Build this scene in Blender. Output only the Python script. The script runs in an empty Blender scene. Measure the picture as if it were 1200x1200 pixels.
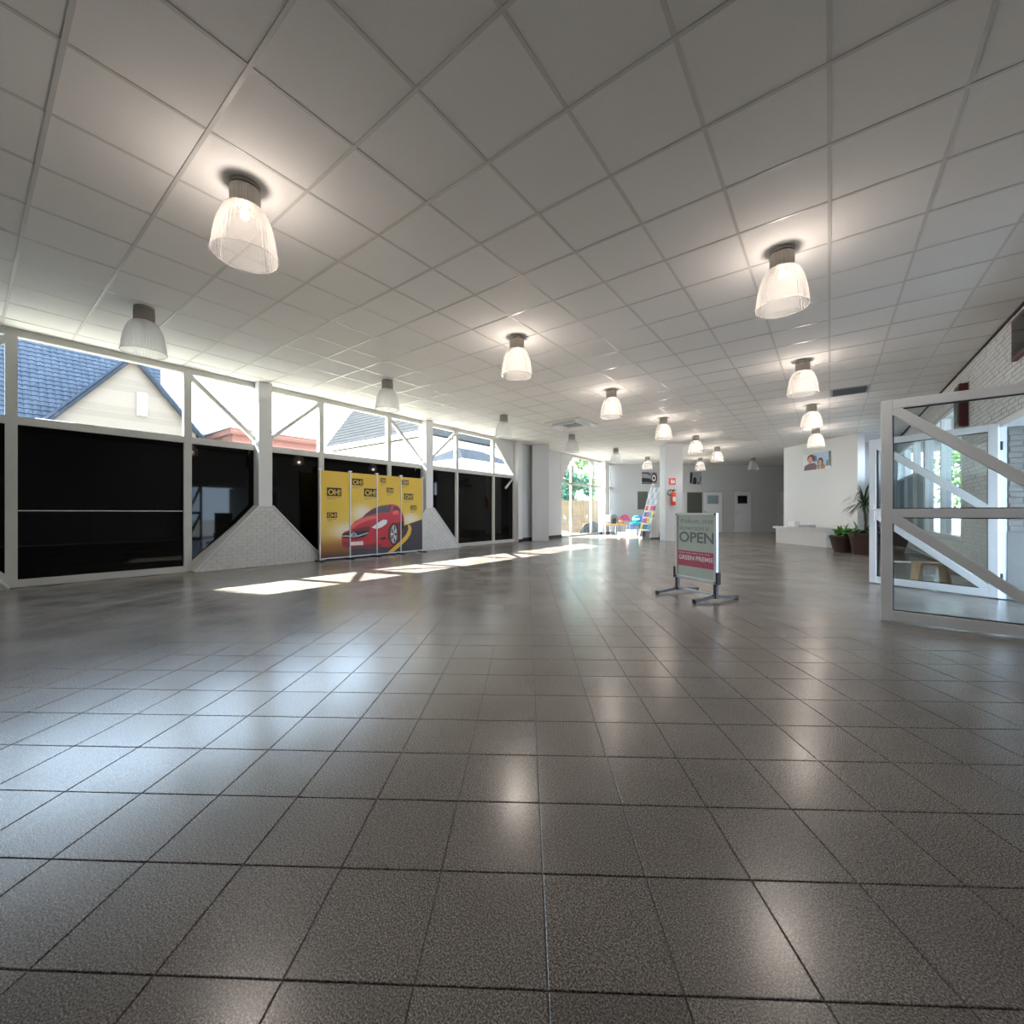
import bpy, bmesh, math, random
from mathutils import Vector, Matrix
random.seed(7)
R = math.radians
SC = bpy.context.scene
COL = SC.collection

# ------------------------------------------------------------------ camera
TH = R(37.2)                       # the showroom's long axis (+Y) lies 37.2 deg right of the view axis
S_, C_ = math.sin(TH), math.cos(TH)
HEYE = 1.0125                      # eye height
ZC = 3.5125                        # ceiling height
cam_d = bpy.data.cameras.new('camera'); cam = bpy.data.objects.new('camera', cam_d); COL.objects.link(cam)
cam.location = (0, 0, HEYE); cam.rotation_euler = (R(90), 0, TH)
cam_d.sensor_fit = 'HORIZONTAL'; cam_d.sensor_width = 36.0; cam_d.lens = 36.0*490/1200
cam_d.shift_y = 1.0/1200
cam_d.clip_start = 0.05; cam_d.clip_end = 300
SC.camera = cam

# ------------------------------------------------------------------ world, sun, exposure
w = bpy.data.worlds.new('sky'); SC.world = w; w.use_nodes = True
bg = w.node_tree.nodes['Background']
bg.inputs['Color'].default_value = (0.60, 0.78, 1.0, 1); bg.inputs['Strength'].default_value = 3.0
sun_d = bpy.data.lights.new('sun_offscreen', 'SUN'); sun_d.energy = 15.0; sun_d.angle = R(0.6); sun_d.color = (1.0, 0.95, 0.86)
sun = bpy.data.objects.new('sun_offscreen', sun_d); COL.objects.link(sun)
sun.location = (-30, -9, 30)
sun.rotation_euler = Vector((1.0, 0.30, -1.0)).to_track_quat('-Z', 'Y').to_euler()
LAMP_W, GLOW_W = 4.5, 2.3         # every lit ceiling lamp: beam out of the bell, glow through its glass
SC.view_settings.view_transform = 'Standard'; SC.view_settings.look = 'None'
SC.view_settings.exposure = 2.0; SC.view_settings.gamma = 1.0; SC.view_settings.use_curve_mapping = False
SC.cycles.max_bounces = 10; SC.cycles.diffuse_bounces = 5; SC.cycles.transparent_max_bounces = 24
SC.cycles.sample_clamp_indirect = 6.0

# ------------------------------------------------------------------ helpers
def P(d, r, z=0.0):                # depth along the floor grid, offset to its right, height -> world
    return Vector((-S_*d + C_*r, C_*d + S_*r, z))

MATS = {}
def mat(name, col=(.8, .8, .8), rough=.5, metal=0.0, spec=.5, emit=None, es=0.0, noise=None, bump=None, coat=0.0):
    m = bpy.data.materials.new(name); m.use_nodes = True; nt = m.node_tree
    b = nt.nodes['Principled BSDF']
    b.inputs['Base Color'].default_value = (*col, 1); b.inputs['Roughness'].default_value = rough
    b.inputs['Metallic'].default_value = metal; b.inputs['Specular IOR Level'].default_value = spec
    if coat: b.inputs['Coat Weight'].default_value = coat; b.inputs['Coat Roughness'].default_value = .08
    if emit: b.inputs['Emission Color'].default_value = (*emit, 1); b.inputs['Emission Strength'].default_value = es
    tc = None
    if noise or bump:
        tc = nt.nodes.new('ShaderNodeTexCoord')
    if noise:                      # (scale, colour 2, contrast low, contrast high)
        n = nt.nodes.new('ShaderNodeTexNoise'); n.inputs['Scale'].default_value = noise[0]; n.inputs['Detail'].default_value = 4
        cr = nt.nodes.new('ShaderNodeValToRGB')
        cr.color_ramp.elements[0].position = noise[2]; cr.color_ramp.elements[0].color = (*col, 1)
        cr.color_ramp.elements[1].position = noise[3]; cr.color_ramp.elements[1].color = (*noise[1], 1)
        nt.links.new(tc.outputs['Object'], n.inputs['Vector']); nt.links.new(n.outputs['Fac'], cr.inputs['Fac'])
        nt.links.new(cr.outputs['Color'], b.inputs['Base Color'])
    if bump:                       # (scale, strength)
        n2 = nt.nodes.new('ShaderNodeTexNoise'); n2.inputs['Scale'].default_value = bump[0]; n2.inputs['Detail'].default_value = 5
        bp = nt.nodes.new('ShaderNodeBump'); bp.inputs['Strength'].default_value = bump[1]; bp.inputs['Distance'].default_value = .01
        nt.links.new(tc.outputs['Object'], n2.inputs['Vector']); nt.links.new(n2.outputs['Fac'], bp.inputs['Height'])
        nt.links.new(bp.outputs['Normal'], b.inputs['Normal'])
    MATS[name] = m
    return m

class MB:
    """collects geometry, builds ONE mesh object"""
    def __init__(s): s.v = []; s.f = []
    def add(s, vs, fs):
        o = len(s.v); s.v += [tuple(v) for v in vs]; s.f += [tuple(i+o for i in f) for f in fs]; return s
    def box(s, x0, x1, y0, y1, z0, z1):
        return s.add([(x0,y0,z0),(x1,y0,z0),(x1,y1,z0),(x0,y1,z0),(x0,y0,z1),(x1,y0,z1),(x1,y1,z1),(x0,y1,z1)],
                     [(0,3,2,1),(4,5,6,7),(0,1,5,4),(1,2,6,5),(2,3,7,6),(3,0,4,7)])
    def obox(s, c, ax, ay, az, hx, hy, hz):     # oriented box
        c = Vector(c); ax, ay, az = Vector(ax), Vector(ay), Vector(az)
        vs = [c+ax*hx*i+ay*hy*j+az*hz*k for k in (-1,1) for i, j in ((-1,-1),(1,-1),(1,1),(-1,1))]
        return s.add(vs, [(0,3,2,1),(4,5,6,7),(0,1,5,4),(1,2,6,5),(2,3,7,6),(3,0,4,7)])
    def bar(s, a, b, wdt, thk, up=(0,0,1)):     # rectangular bar from a to b
        a, b = Vector(a), Vector(b); d = (b-a); L = d.length; d.normalize()
        sd = d.cross(Vector(up)); 
        if sd.length < 1e-5: sd = d.cross(Vector((1,0,0)))
        sd.normalize(); u = sd.cross(d)
        return s.obox((a+b)/2, d, sd, u, L/2, wdt/2, thk/2)
    def tube(s, pts, r, n=8, cap=True):
        pts = [Vector(p) for p in pts]; rs = r if isinstance(r, (list, tuple)) else [r]*len(pts)
        rings = []
        for i, p in enumerate(pts):
            d = (pts[min(i+1, len(pts)-1)]-pts[max(i-1, 0)]).normalized()
            a = d.cross(Vector((0,0,1)));
            if a.length < 1e-3: a = d.cross(Vector((1,0,0)))
            a.normalize(); b = a.cross(d)
            rings.append([p+(a*math.cos(t)+b*math.sin(t))*rs[i] for t in [2*math.pi*k/n for k in range(n)]])
        vs = [v for g in rings for v in g]; fs = []
        for i in range(len(pts)-1):
            for k in range(n):
                k2 = (k+1) % n; fs.append((i*n+k, (i+1)*n+k, (i+1)*n+k2, i*n+k2))
        if cap: fs += [tuple(range(n)), tuple((len(pts)-1)*n+k for k in reversed(range(n)))]
        return s.add(vs, fs)
    def lathe(s, prof, n=32, c=(0,0,0), rib=0.0, ribs=0, closed=False):
        vs = []; fs = []
        for (r, z) in prof:
            for k in range(n):
                t = 2*math.pi*k/n
                rr = r*(1+rib*math.cos(ribs*t)) if ribs else r
                vs.append((c[0]+rr*math.cos(t), c[1]+rr*math.sin(t), c[2]+z))
        for i in range(len(prof)-1):
            for k in range(n):
                k2 = (k+1) % n; fs.append((i*n+k, i*n+k2, (i+1)*n+k2, (i+1)*n+k))
        if closed: fs += [tuple(reversed(range(n))), tuple((len(prof)-1)*n+k for k in range(n))]
        return s.add(vs, fs)
    def prism(s, poly, axis, a, b):             # 2-D polygon extruded along axis: 'x' poly=(y,z), 'y' poly=(x,z), 'z' poly=(x,y)
        n = len(poly)
        def q(p, t): return {'x': (t,p[0],p[1]), 'y': (p[0],t,p[1]), 'z': (p[0],p[1],t)}[axis]
        vs = [q(p, a) for p in poly]+[q(p, b) for p in poly]
        fs = [tuple(range(n)), tuple(reversed(range(n, 2*n)))]+[(i, i+n, (i+1) % n+n, (i+1) % n) for i in range(n)]
        return s.add(vs, fs)
    def mesh(s, name, m=None, smooth=False, off=None, bevel=0.0):
        me = bpy.data.meshes.new(name)
        vs = s.v if off is None else [(v[0]-off[0], v[1]-off[1], v[2]-off[2]) for v in s.v]
        me.from_pydata(vs, [], s.f); me.validate()
        bm = bmesh.new(); bm.from_mesh(me); bmesh.ops.recalc_face_normals(bm, faces=bm.faces)
        if bevel: bmesh.ops.bevel(bm, geom=list(bm.edges), offset=bevel, segments=1, affect='EDGES')
        bm.to_mesh(me); bm.free()
        if smooth:
            for p in me.polygons: p.use_smooth = True
        if m is not None: me.materials.append(MATS[m] if isinstance(m, str) else m)
        return me
    def build(s, name, m, parent=None, smooth=False, world=False, bevel=0.0, loc=None):
        off = None
        if world and parent is not None:
            off = parent.location if parent.parent is None else parent.location+parent.parent.location
        if loc is not None: off = loc
        o = bpy.data.objects.new(name, s.mesh(name, m, smooth, off, bevel)); COL.objects.link(o)
        if loc is not None: o.location = loc
        if parent is not None: o.parent = parent
        return o

def link(name, me, parent=None, loc=(0,0,0), rotz=0.0):
    o = bpy.data.objects.new(name, me); COL.objects.link(o); o.location = loc; o.rotation_euler = (0,0,rotz)
    if parent is not None: o.parent = parent
    return o
def tag(o, label=None, cat=None, group=None, kind=None):
    if label: o['label'] = label
    if cat: o['category'] = cat
    if group: o['group'] = group
    if kind: o['kind'] = kind
    return o
def thing(name, label, cat, loc=(0,0,0), rotz=0.0, group=None):
    o = bpy.data.objects.new(name, None); COL.objects.link(o); o.empty_display_size = .1
    o.location = loc; o.rotation_euler = (0,0,rotz)
    return tag(o, label, cat, group)
def struct_root(name, label, loc=(0,0,0), rotz=0.0):
    o = bpy.data.objects.new(name, None); COL.objects.link(o); o.empty_display_size = .1
    o.location = loc; o.rotation_euler = (0,0,rotz)
    return tag(o, label, kind='structure')
def struct(name, mb, m, label=None, **k):
    return tag(mb.build(name, m, **k), label, kind='structure')
def copy_tree(o, parent=None, loc=None, rotz=None):
    c = o.copy(); COL.objects.link(c); c.parent = parent
    if loc is not None: c.location = loc
    if rotz is not None: c.rotation_euler = (0,0,rotz)
    for ch in list(o.children): copy_tree(ch, c)
    return c
def text_mesh(body, size, m, align='LEFT', extrude=.0008, bold=0.0, name='lettering', width=None):
    cu = bpy.data.curves.new('t', 'FONT'); cu.body = body; cu.size = size; cu.extrude = extrude; cu.align_x = align; cu.offset = bold
    ob = bpy.data.objects.new('t', cu); COL.objects.link(ob)
    dg = bpy.context.evaluated_depsgraph_get(); dg.update()
    me = bpy.data.meshes.new_from_object(ob.evaluated_get(dg)); me.name = name
    bpy.data.objects.remove(ob); bpy.data.curves.remove(cu)
    if width:
        xs = [v.co.x for v in me.vertices]; k = width/(max(xs)-min(xs)); x0 = min(xs)
        for v in me.vertices: v.co.x = (v.co.x-x0)*k
    me.materials.clear(); me.materials.append(MATS[m])
    return me

# ------------------------------------------------------------------ materials
mat('wall_white', (.62,.63,.635), .6, bump=(30,.08))
mat('paint_white', (.74,.75,.75), .35)
mat('frame_white', (.58,.58,.55), .38)
mat('door_white', (.80,.83,.86), .3)
mat('dark_trim', (.035,.033,.03), .6)
mat('black_panel', (.0012,.0012,.0014), .03, spec=.22)
mat('rubber', (.02,.02,.02), .6)
mat('chrome', (.75,.76,.78), .18, 1.0)
mat('alu', (.72,.76,.80), .3, .35)
mat('lamp_metal', (.36,.34,.31), .38, .75)
mat('steel_dark', (.06,.06,.065), .4, .6)
mat('brick_white', (.70,.71,.71), .55, noise=(9,(.62,.62,.61),.4,.7), bump=(60,.25))
mat('mortar_white', (.58,.59,.59), .8)
mat('ceiling_tile', (.80,.79,.77), .85, noise=(220,(.70,.69,.67),.55,.75), bump=(300,.15))
mat('ceiling_grid', (.60,.59,.56), .32, spec=.6)
mat('plenum', (.1,.1,.1), .9)
mat('grout', (.075,.068,.062), .7)
mat('yellow', (.80,.56,.035), .4)
mat('black_ink', (.012,.012,.012), .5)
mat('grey_ink', (.16,.19,.20), .5)
mat('grey_ink_light', (.22,.26,.25), .5)
mat('poster_grey', (.50,.58,.54), .35)
mat('poster_red', (.50,.10,.17), .35)
mat('white_ink', (.85,.83,.83), .45)
mat('pink_ink', (.78,.45,.52), .45)
mat('red_paint', (.75,.06,.02), .3)
mat('orange_red', (.85,.10,.02), .28, coat=.4)
mat('car_red', (.52,.012,.025), .3)
mat('car_red_light', (.78,.10,.10), .3)
mat('car_red_dark', (.20,.008,.015), .3)
mat('car_glass', (.045,.02,.025), .25)
mat('car_silver', (.55,.57,.62), .3)
mat('headlight', (.75,.85,.95), .3)
mat('road_dark', (.045,.035,.05), .4)
mat('road_line', (.80,.50,.05), .4)
mat('olive_glass', (.10,.105,.085), .25, spec=.4)
mat('wood_light', (.52,.36,.20), .5, noise=(6,(.42,.27,.14),.4,.65))
mat('fence_wood', (.30,.20,.11), .75, noise=(5,(.22,.145,.08),.35,.7))
mat('pot_brown', (.055,.028,.022), .5)
mat('pot_green', (.11,.14,.10), .5)
mat('soil', (.03,.02,.012), .9)
mat('leaf_green', (.06,.19,.03), .45, noise=(8,(.11,.28,.05),.4,.65))
mat('leaf_dark', (.02,.06,.02), .5, noise=(5,(.05,.11,.03),.4,.65))
mat('leaf_tree', (.09,.20,.06), .6, noise=(1.2,(.22,.34,.08),.4,.65))
mat('leaf_blue', (.06,.15,.10), .6, noise=(1.2,(.13,.25,.12),.4,.65))
mat('bark', (.10,.07,.05), .9)
mat('roof_blue', (.030,.041,.060), .6, spec=.12, noise=(3,(.045,.058,.083),.4,.7))
mat('roof_grey', (.045,.046,.047), .95, spec=0.0, noise=(4,(.060,.061,.062),.4,.7))
mat('roof_dark', (.026,.03,.036), .95, spec=0.0, noise=(4,(.036,.041,.05),.4,.7))
mat('stucco', (.60,.58,.53), .8)
mat('gravel', (.48,.44,.35), .95, noise=(14,(.40,.36,.29),.4,.6))
mat('paving', (.30,.30,.30), .9, noise=(6,(.24,.24,.24),.4,.6))
mat('shaded_porch_brick', (.24,.23,.215), .8, noise=(9,(.19,.18,.17),.4,.7))  # darkened copy of the white brick, porch shade put into the colour
mat('shaded_porch_mortar', (.20,.195,.185), .9)  # joints darkened along with the bricks for the porch shade
mat('blue_grey', (.30,.40,.46), .35)
mat('turquoise', (.05,.50,.60), .4)
mat('blue', (.04,.16,.45), .4)
mat('pink', (.75,.15,.30), .4)
mat('grey_plastic', (.33,.36,.40), .5)
mat('card_white', (.85,.85,.86), .5)
mat('maroon', (.09,.012,.018), .35)
mat('skin', (.62,.36,.27), .5)
mat('hair_red', (.16,.04,.03), .5)
mat('hair_brown', (.12,.055,.03), .5)
mat('sky_print', (.45,.60,.78), .4)
mat('plaid', (.22,.14,.18), .5)
mat('tan', (.36,.24,.13), .5)
mat('grey_print', (.38,.38,.42), .4)

def brick_mat(name, c1, c2, mortar, scale, rot=(0,0,0)):
    m = bpy.data.materials.new(name); m.use_nodes = True; nt = m.node_tree; b = nt.nodes['Principled BSDF']
    tc = nt.nodes.new('ShaderNodeTexCoord'); mp = nt.nodes.new('ShaderNodeMapping'); br = nt.nodes.new('ShaderNodeTexBrick')
    mp.inputs['Rotation'].default_value = rot
    br.inputs['Scale'].default_value = scale; br.inputs['Color1'].default_value = (*c1,1); br.inputs['Color2'].default_value = (*c2,1)
    br.inputs['Mortar'].default_value = (*mortar,1); br.inputs['Mortar Size'].default_value = .02
    nt.links.new(tc.outputs['Object'], mp.inputs['Vector']); nt.links.new(mp.outputs['Vector'], br.inputs['Vector'])
    nt.links.new(br.outputs['Color'], b.inputs['Base Color']); b.inputs['Roughness'].default_value = .85
    MATS[name] = m
brick_mat('brick_beige', (.22,.17,.125), (.17,.13,.095), (.20,.18,.15), 2.2, (R(90),0,R(90)))
brick_mat('brick_red', (.20,.075,.05), (.155,.055,.038), (.19,.14,.12), 2.2, (R(90),0,R(90)))

def glass_mat(name, tint=(1,1,1), refl=1.0, rough=.0):
    m = bpy.data.materials.new(name); m.use_nodes = True; nt = m.node_tree
    for n in list(nt.nodes):
        if n.type != 'OUTPUT_MATERIAL': nt.nodes.remove(n)
    out = nt.nodes['Material Output']
    tr = nt.nodes.new('ShaderNodeBsdfTransparent'); tr.inputs['Color'].default_value = (*tint,1)
    gl = nt.nodes.new('ShaderNodeBsdfGlossy'); gl.inputs['Roughness'].default_value = rough
    fr = nt.nodes.new('ShaderNodeFresnel'); fr.inputs['IOR'].default_value = 1.45
    mu = nt.nodes.new('ShaderNodeMath'); mu.operation = 'MULTIPLY'; mu.inputs[1].default_value = refl
    mx = nt.nodes.new('ShaderNodeMixShader')
    geo = nt.nodes.new('ShaderNodeNewGeometry'); io = nt.nodes.new('ShaderNodeMapRange')   # same reflectance from both faces of the pane
    io.inputs['To Min'].default_value = 1.45; io.inputs['To Max'].default_value = 1/1.45
    nt.links.new(geo.outputs['Backfacing'], io.inputs['Value']); nt.links.new(io.outputs[0], fr.inputs['IOR'])
    nt.links.new(fr.outputs['Fac'], mu.inputs[0]); nt.links.new(mu.outputs[0], mx.inputs['Fac'])
    nt.links.new(tr.outputs[0], mx.inputs[1]); nt.links.new(gl.outputs[0], mx.inputs[2]); nt.links.new(mx.outputs[0], out.inputs['Surface'])
    MATS[name] = m
glass_mat('glass', (.97,.98,.97), .8)
glass_mat('glass_door', (.90,.93,.93), .75)

def shade_mat(name, lit):
    m = bpy.data.materials.new(name); m.use_nodes = True; nt = m.node_tree
    for n in list(nt.nodes):
        if n.type != 'OUTPUT_MATERIAL': nt.nodes.remove(n)
    out = nt.nodes['Material Output']
    tr = nt.nodes.new('ShaderNodeBsdfTransparent')
    tl = nt.nodes.new('ShaderNodeBsdfTranslucent'); tl.inputs['Color'].default_value = (.42,.40,.38,1) if lit else (.8,.8,.8,1)
    df = nt.nodes.new('ShaderNodeBsdfPrincipled'); df.inputs['Base Color'].default_value = (.32,.32,.31,1) if lit else (.75,.76,.75,1); df.inputs['Roughness'].default_value = .45
    m1 = nt.nodes.new('ShaderNodeMixShader'); m1.inputs['Fac'].default_value = .45
    lw = nt.nodes.new('ShaderNodeLayerWeight'); lw.inputs['Blend'].default_value = .35
    mr = nt.nodes.new('ShaderNodeMapRange'); mr.inputs['To Min'].default_value = .34 if lit else .38; mr.inputs['To Max'].default_value = .80 if lit else .92
    m2 = nt.nodes.new('ShaderNodeMixShader')
    nt.links.new(tl.outputs[0], m1.inputs[1]); nt.links.new(df.outputs[0], m1.inputs[2])
    nt.links.new(lw.outputs['Facing'], mr.inputs['Value']); nt.links.new(mr.outputs[0], m2.inputs['Fac'])
    nt.links.new(tr.outputs[0], m2.inputs[1])
    nt.links.new(m1.outputs[0], m2.inputs[2])
    nt.links.new(m2.outputs[0], out.inputs['Surface'])
    MATS[name] = m
shade_mat('shade_lit', True); shade_mat('shade_off', False)
mat('bulb_lit', (1,1,1), .4, emit=(1,.9,.78), es=.9)
mat('bulb_off', (.8,.8,.8), .3)

def terrazzo():
    m = bpy.data.materials.new('terrazzo'); m.use_nodes = True; nt = m.node_tree; b = nt.nodes['Principled BSDF']
    tc = nt.nodes.new('ShaderNodeTexCoord'); oi = nt.nodes.new('ShaderNodeObjectInfo'); geo = nt.nodes.new('ShaderNodeNewGeometry')
    n1 = nt.nodes.new('ShaderNodeTexNoise'); n1.inputs['Scale'].default_value = 240; n1.inputs['Detail'].default_value = 3; n1.inputs['Roughness'].default_value = .6
    cr = nt.nodes.new('ShaderNodeValToRGB')
    cr.color_ramp.elements[0].position = .38; cr.color_ramp.elements[0].color = (.055,.047,.042,1)
    cr.color_ramp.elements[1].position = .66; cr.color_ramp.elements[1].color = (.46,.41,.37,1)
    e = cr.color_ramp.elements.new(.52); e.color = (.205,.182,.166,1)
    n2 = nt.nodes.new('ShaderNodeTexNoise'); n2.inputs['Scale'].default_value = 1.3; n2.inputs['Detail'].default_value = 5
    mr = nt.nodes.new('ShaderNodeMapRange'); mr.inputs['From Min'].default_value = .3; mr.inputs['From Max'].default_value = .7
    mr.inputs['To Min'].default_value = .78; mr.inputs['To Max'].default_value = 1.15
    ri = nt.nodes.new('ShaderNodeMapRange'); ri.inputs['To Min'].default_value = .80; ri.inputs['To Max'].default_value = 1.12
    mu = nt.nodes.new('ShaderNodeMath'); mu.operation = 'MULTIPLY'
    mx = nt.nodes.new('ShaderNodeVectorMath'); mx.operation = 'SCALE'
    nt.links.new(geo.outputs['Position'], n1.inputs['Vector']); nt.links.new(geo.outputs['Position'], n2.inputs['Vector'])
    nt.links.new(n1.outputs['Fac'], cr.inputs['Fac']); nt.links.new(n2.outputs['Fac'], mr.inputs['Value'])
    nt.links.new(geo.outputs['Random Per Island'], ri.inputs['Value'])
    nt.links.new(mr.outputs[0], mu.inputs[0]); nt.links.new(ri.outputs[0], mu.inputs[1])
    nt.links.new(cr.outputs['Color'], mx.inputs[0]); nt.links.new(mu.outputs[0], mx.inputs['Scale']); nt.links.new(mx.outputs[0], b.inputs['Base Color'])
    rr = nt.nodes.new('ShaderNodeMapRange'); rr.inputs['To Min'].default_value = .17; rr.inputs['To Max'].default_value = .30
    nt.links.new(n2.outputs['Fac'], rr.inputs['Value']); nt.links.new(rr.outputs[0], b.inputs['Roughness'])
    b.inputs['Specular IOR Level'].default_value = .75
    MATS['terrazzo'] = m
terrazzo()

# ------------------------------------------------------------------ FLOOR
XW, XR = -8.85, 1.855              # window wall, right wall
BW0, BW1 = Vector((-8.85, 20.25)), Vector((2.4, 30.04))   # line of the back wall
YB = -4.2                          # wall behind the viewer
def inside(x, y, m=0.0):
    if x < XW+m or y < YB+m: return False
    if x > XR-m: return False
    d = (BW1-BW0).normalized(); n = Vector((-d.y, d.x))
    return (Vector((x, y))-BW0).dot(n) < -m

fl = MB(); fl.prism([(XW,YB),(XR,YB),(XR,29.9),(XW,20.55)], 'z', -.15, -.004)
floor = struct('floor', fl, 'grout', 'polished grey-brown terrazzo tile floor')
T = .287; FY = R(2.0)
gd = Vector((-math.sin(TH-FY), math.cos(TH-FY))); gr = Vector((math.cos(TH-FY), math.sin(TH-FY)))
org = P(1.747, .106).xy
tiles = []
for i in range(-60, 110):
    for j in range(-90, 90):
        c = org+gd*((i+.5)*T)+gr*((j+.5)*T)
        if inside(c.x, c.y, .16):
            dep = -S_*c.x+C_*c.y; rt = C_*c.x+S_*c.y
            vis = dep > .75 and abs(rt)/dep < 1.32 and HEYE/dep < 1.30
            tiles.append((dep if vis else 1e3+abs(dep), c))
tiles.sort(key=lambda t: t[0])
hw = T/2-.0016
def tile_geo(mb, c, ax, ay, h, z0, z1, bev):
    vs = []
    for (hh, z) in ((h, z0), (h, z1-bev), (h-bev*1.5, z1)):
        for i, j in ((-1,-1),(1,-1),(1,1),(-1,1)):
            vs.append((c[0]+ax.x*hh*i+ay.x*hh*j, c[1]+ax.y*hh*i+ay.y*hh*j, z))
    fs = [(8,9,10,11)]
    for l in (0, 4):
        for k in range(4): fs.append((l+k, l+(k+1) % 4, l+4+(k+1) % 4, l+4+k))
    mb.add(vs, fs)
ft = MB(); tile_geo(ft, (0,0), gr, gd, hw, -.01, 0, .0012)
ft_me = ft.mesh('floor_tile', 'terrazzo')
for dep, c in tiles[:300]:
    link('floor_tile', ft_me, floor, (c.x, c.y, random.uniform(-.0005, .0)))
rest = MB()
for dep, c in tiles[300:]: tile_geo(rest, c, gr, gd, hw, -.01, 0, .0012)
tag(rest.build('floor_tile_field', 'terrazzo', floor), kind='stuff')

# ------------------------------------------------------------------ CEILING
cs = MB(); cs.prism([(XW-.1,YB-.15),(XR+.2,YB-.15),(XR+.2,30.3),(XW-.1,20.75)], 'z', ZC+.02, ZC+.30)
ceiling = struct('ceiling', cs, 'plenum', 'white suspended ceiling of square mineral tiles')
TC = .648; cy0 = .33; CT = []
VENT = (0.0, .648, 10.70, 11.35); AC = (-6.28, -5.28, 9.75, 10.75)
for i in range(-15, 4):
    for j in range(-8, 46):
        x, y = (i+.5)*TC, cy0+(j+.5)*TC
        if x+TC/2 > XR+.3 or not inside(min(x, XR-.1), y, -.1): continue
        if VENT[0] < x < VENT[1] and VENT[2] < y < VENT[3]: continue
        dep = -S_*x+C_*y; rt = C_*x+S_*y
        vis = dep > .9 and abs(rt)/dep < 1.4
        CT.append((dep if vis else 1e3+abs(dep), x, y))
CT.sort()
def ctile(mb, cx, cy):
    h = TC/2-.011; z0 = ZC+.012
    mb.add([(cx-h,cy-h,ZC+.003),(cx+h,cy-h,ZC+.003),(cx+h,cy+h,ZC+.003),(cx-h,cy+h,ZC+.003),
            (cx-h,cy-h,z0),(cx+h,cy-h,z0),(cx+h,cy+h,z0),(cx-h,cy+h,z0)],
           [(0,1,2,3),(0,4,5,1),(1,5,6,2),(2,6,7,3),(3,7,4,0),(4,7,6,5)])
m1 = MB(); ctile(m1, 0, 0); ct_me = m1.mesh('ceiling_tile', 'ceiling_tile')
for d, x, y in CT[:300]: link('ceiling_tile', ct_me, ceiling, (x, y, random.uniform(-.0012, .0008)))
m1 = MB()
for d, x, y in CT[300:]: ctile(m1, x, y)
tag(m1.build('ceiling_tile_field', 'ceiling_tile', ceiling), kind='stuff')
g = MB()
def yend(x):                       # where the ceiling meets the back wall
    return BW0.y+(min(max(x, XW), 2.3)-XW)*(BW1.y-BW0.y)/(BW1.x-BW0.x)
for i in range(-14, 4):
    x = i*TC
    if XW < x < XR+.1: g.box(x-.012, x+.012, YB, yend(x), ZC-.001, ZC+.008)
for j in range(-8, 46):
    y = cy0+j*TC
    if y < YB: continue
    xa = XW if y < BW0.y else XW+(y-BW0.y)*(BW1.x-BW0.x)/(BW1.y-BW0.y)
    if xa < XR: g.box(xa, XR+.1, y-.012, y+.012, ZC-.002, ZC+.0075)
g.build('ceiling_grid', 'ceiling_grid', ceiling)

# ------------------------------------------------------------------ WINDOW WALL (left, x = XW)
ZT = 2.27                          # transom height
def win(n, label, y0): return struct_root('window_%d' % n, label, (XW, y0, 0))
def wbox(root, name, y0, y1, z0, z1, m='frame_white', x0=-.05, x1=.05, bevel=0.0):
    b = MB(); b.box(XW+x0, XW+x1, y0, y1, z0, z1); return b.build(name, m, root, world=True, bevel=bevel)
def pane(root, poly, m='glass', x=.0, name='glass_pane', th=.008):
    b = MB(); b.prism(poly, 'x', XW+x-th/2, XW+x+th/2); return b.build(name, m, root, world=True)
def brace(root, a, b_, wd=.085):
    b = MB(); b.bar((XW+.02, *a), (XW+.02, *b_), .07, wd, up=(1,0,0)); return b.build('brace', 'frame_white', root, world=True)
def header(root, y0, y1): wbox(root, 'head_rail', y0, y1, ZC-.10, ZC, x1=.06)
ZH = ZC-.10
def bay_left_of_post(root, ym, yp):        # mullion ym, post yp > ym
    pane(root, [(ym+.05, ZT+.05), (yp, ZT+.05), (yp, ZH), (ym+.05, ZH)])
    pane(root, [(ym+.05, .16), (ym+.05, ZT-.05), (yp, ZT-.05), (yp, 1.22)], 'black_panel', name='dark_panel', th=.02)
    brace(root, (ym+.03, ZH-.03), (yp-.02, ZT+.08))
    b = MB(); b.bar((XW+.03, ym+.04, .10), (XW+.03, yp, 1.16), .09, .07, up=(1,0,0)); b.build('sloping_sill', 'frame_white', root, world=True)
def bay_right_of_post(root, yp, ym):
    pane(root, [(yp, ZT+.05), (ym-.05, ZT+.05), (ym-.05, ZH), (yp, ZH)])
    pane(root, [(yp, 1.22), (yp, ZT-.05), (ym-.05, ZT-.05), (ym-.05, .16)], 'black_panel', name='dark_panel', th=.02)
    brace(root, (yp+.02, ZT+.08), (ym-.03, ZH-.03))
    b = MB(); b.bar((XW+.03, yp, 1.16), (XW+.03, ym-.04, .10), .09, .07, up=(1,0,0)); b.build('sloping_sill', 'frame_white', root, world=True)
def bay_full(root, y0, y1, low='black_panel'):
    pane(root, [(y0+.05, ZT+.05), (y1-.05, ZT+.05), (y1-.05, ZH), (y0+.05, ZH)])
    pane(root, [(y0+.05, .10), (y1-.05, .10), (y1-.05, ZT-.05), (y0+.05, ZT-.05)], low, name='dark_panel' if low == 'black_panel' else 'glass_pane', th=.02 if low == 'black_panel' else .008)
    wbox(root, 'sill', y0, y1, 0, .10, x1=.07)
PW = .12                           # half width of a post
posts = [-0.52, 3.53, 7.66]
mull = {0: (-1.7, .41), 1: (2.36, 4.74), 2: (6.5, 8.9)}
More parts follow.
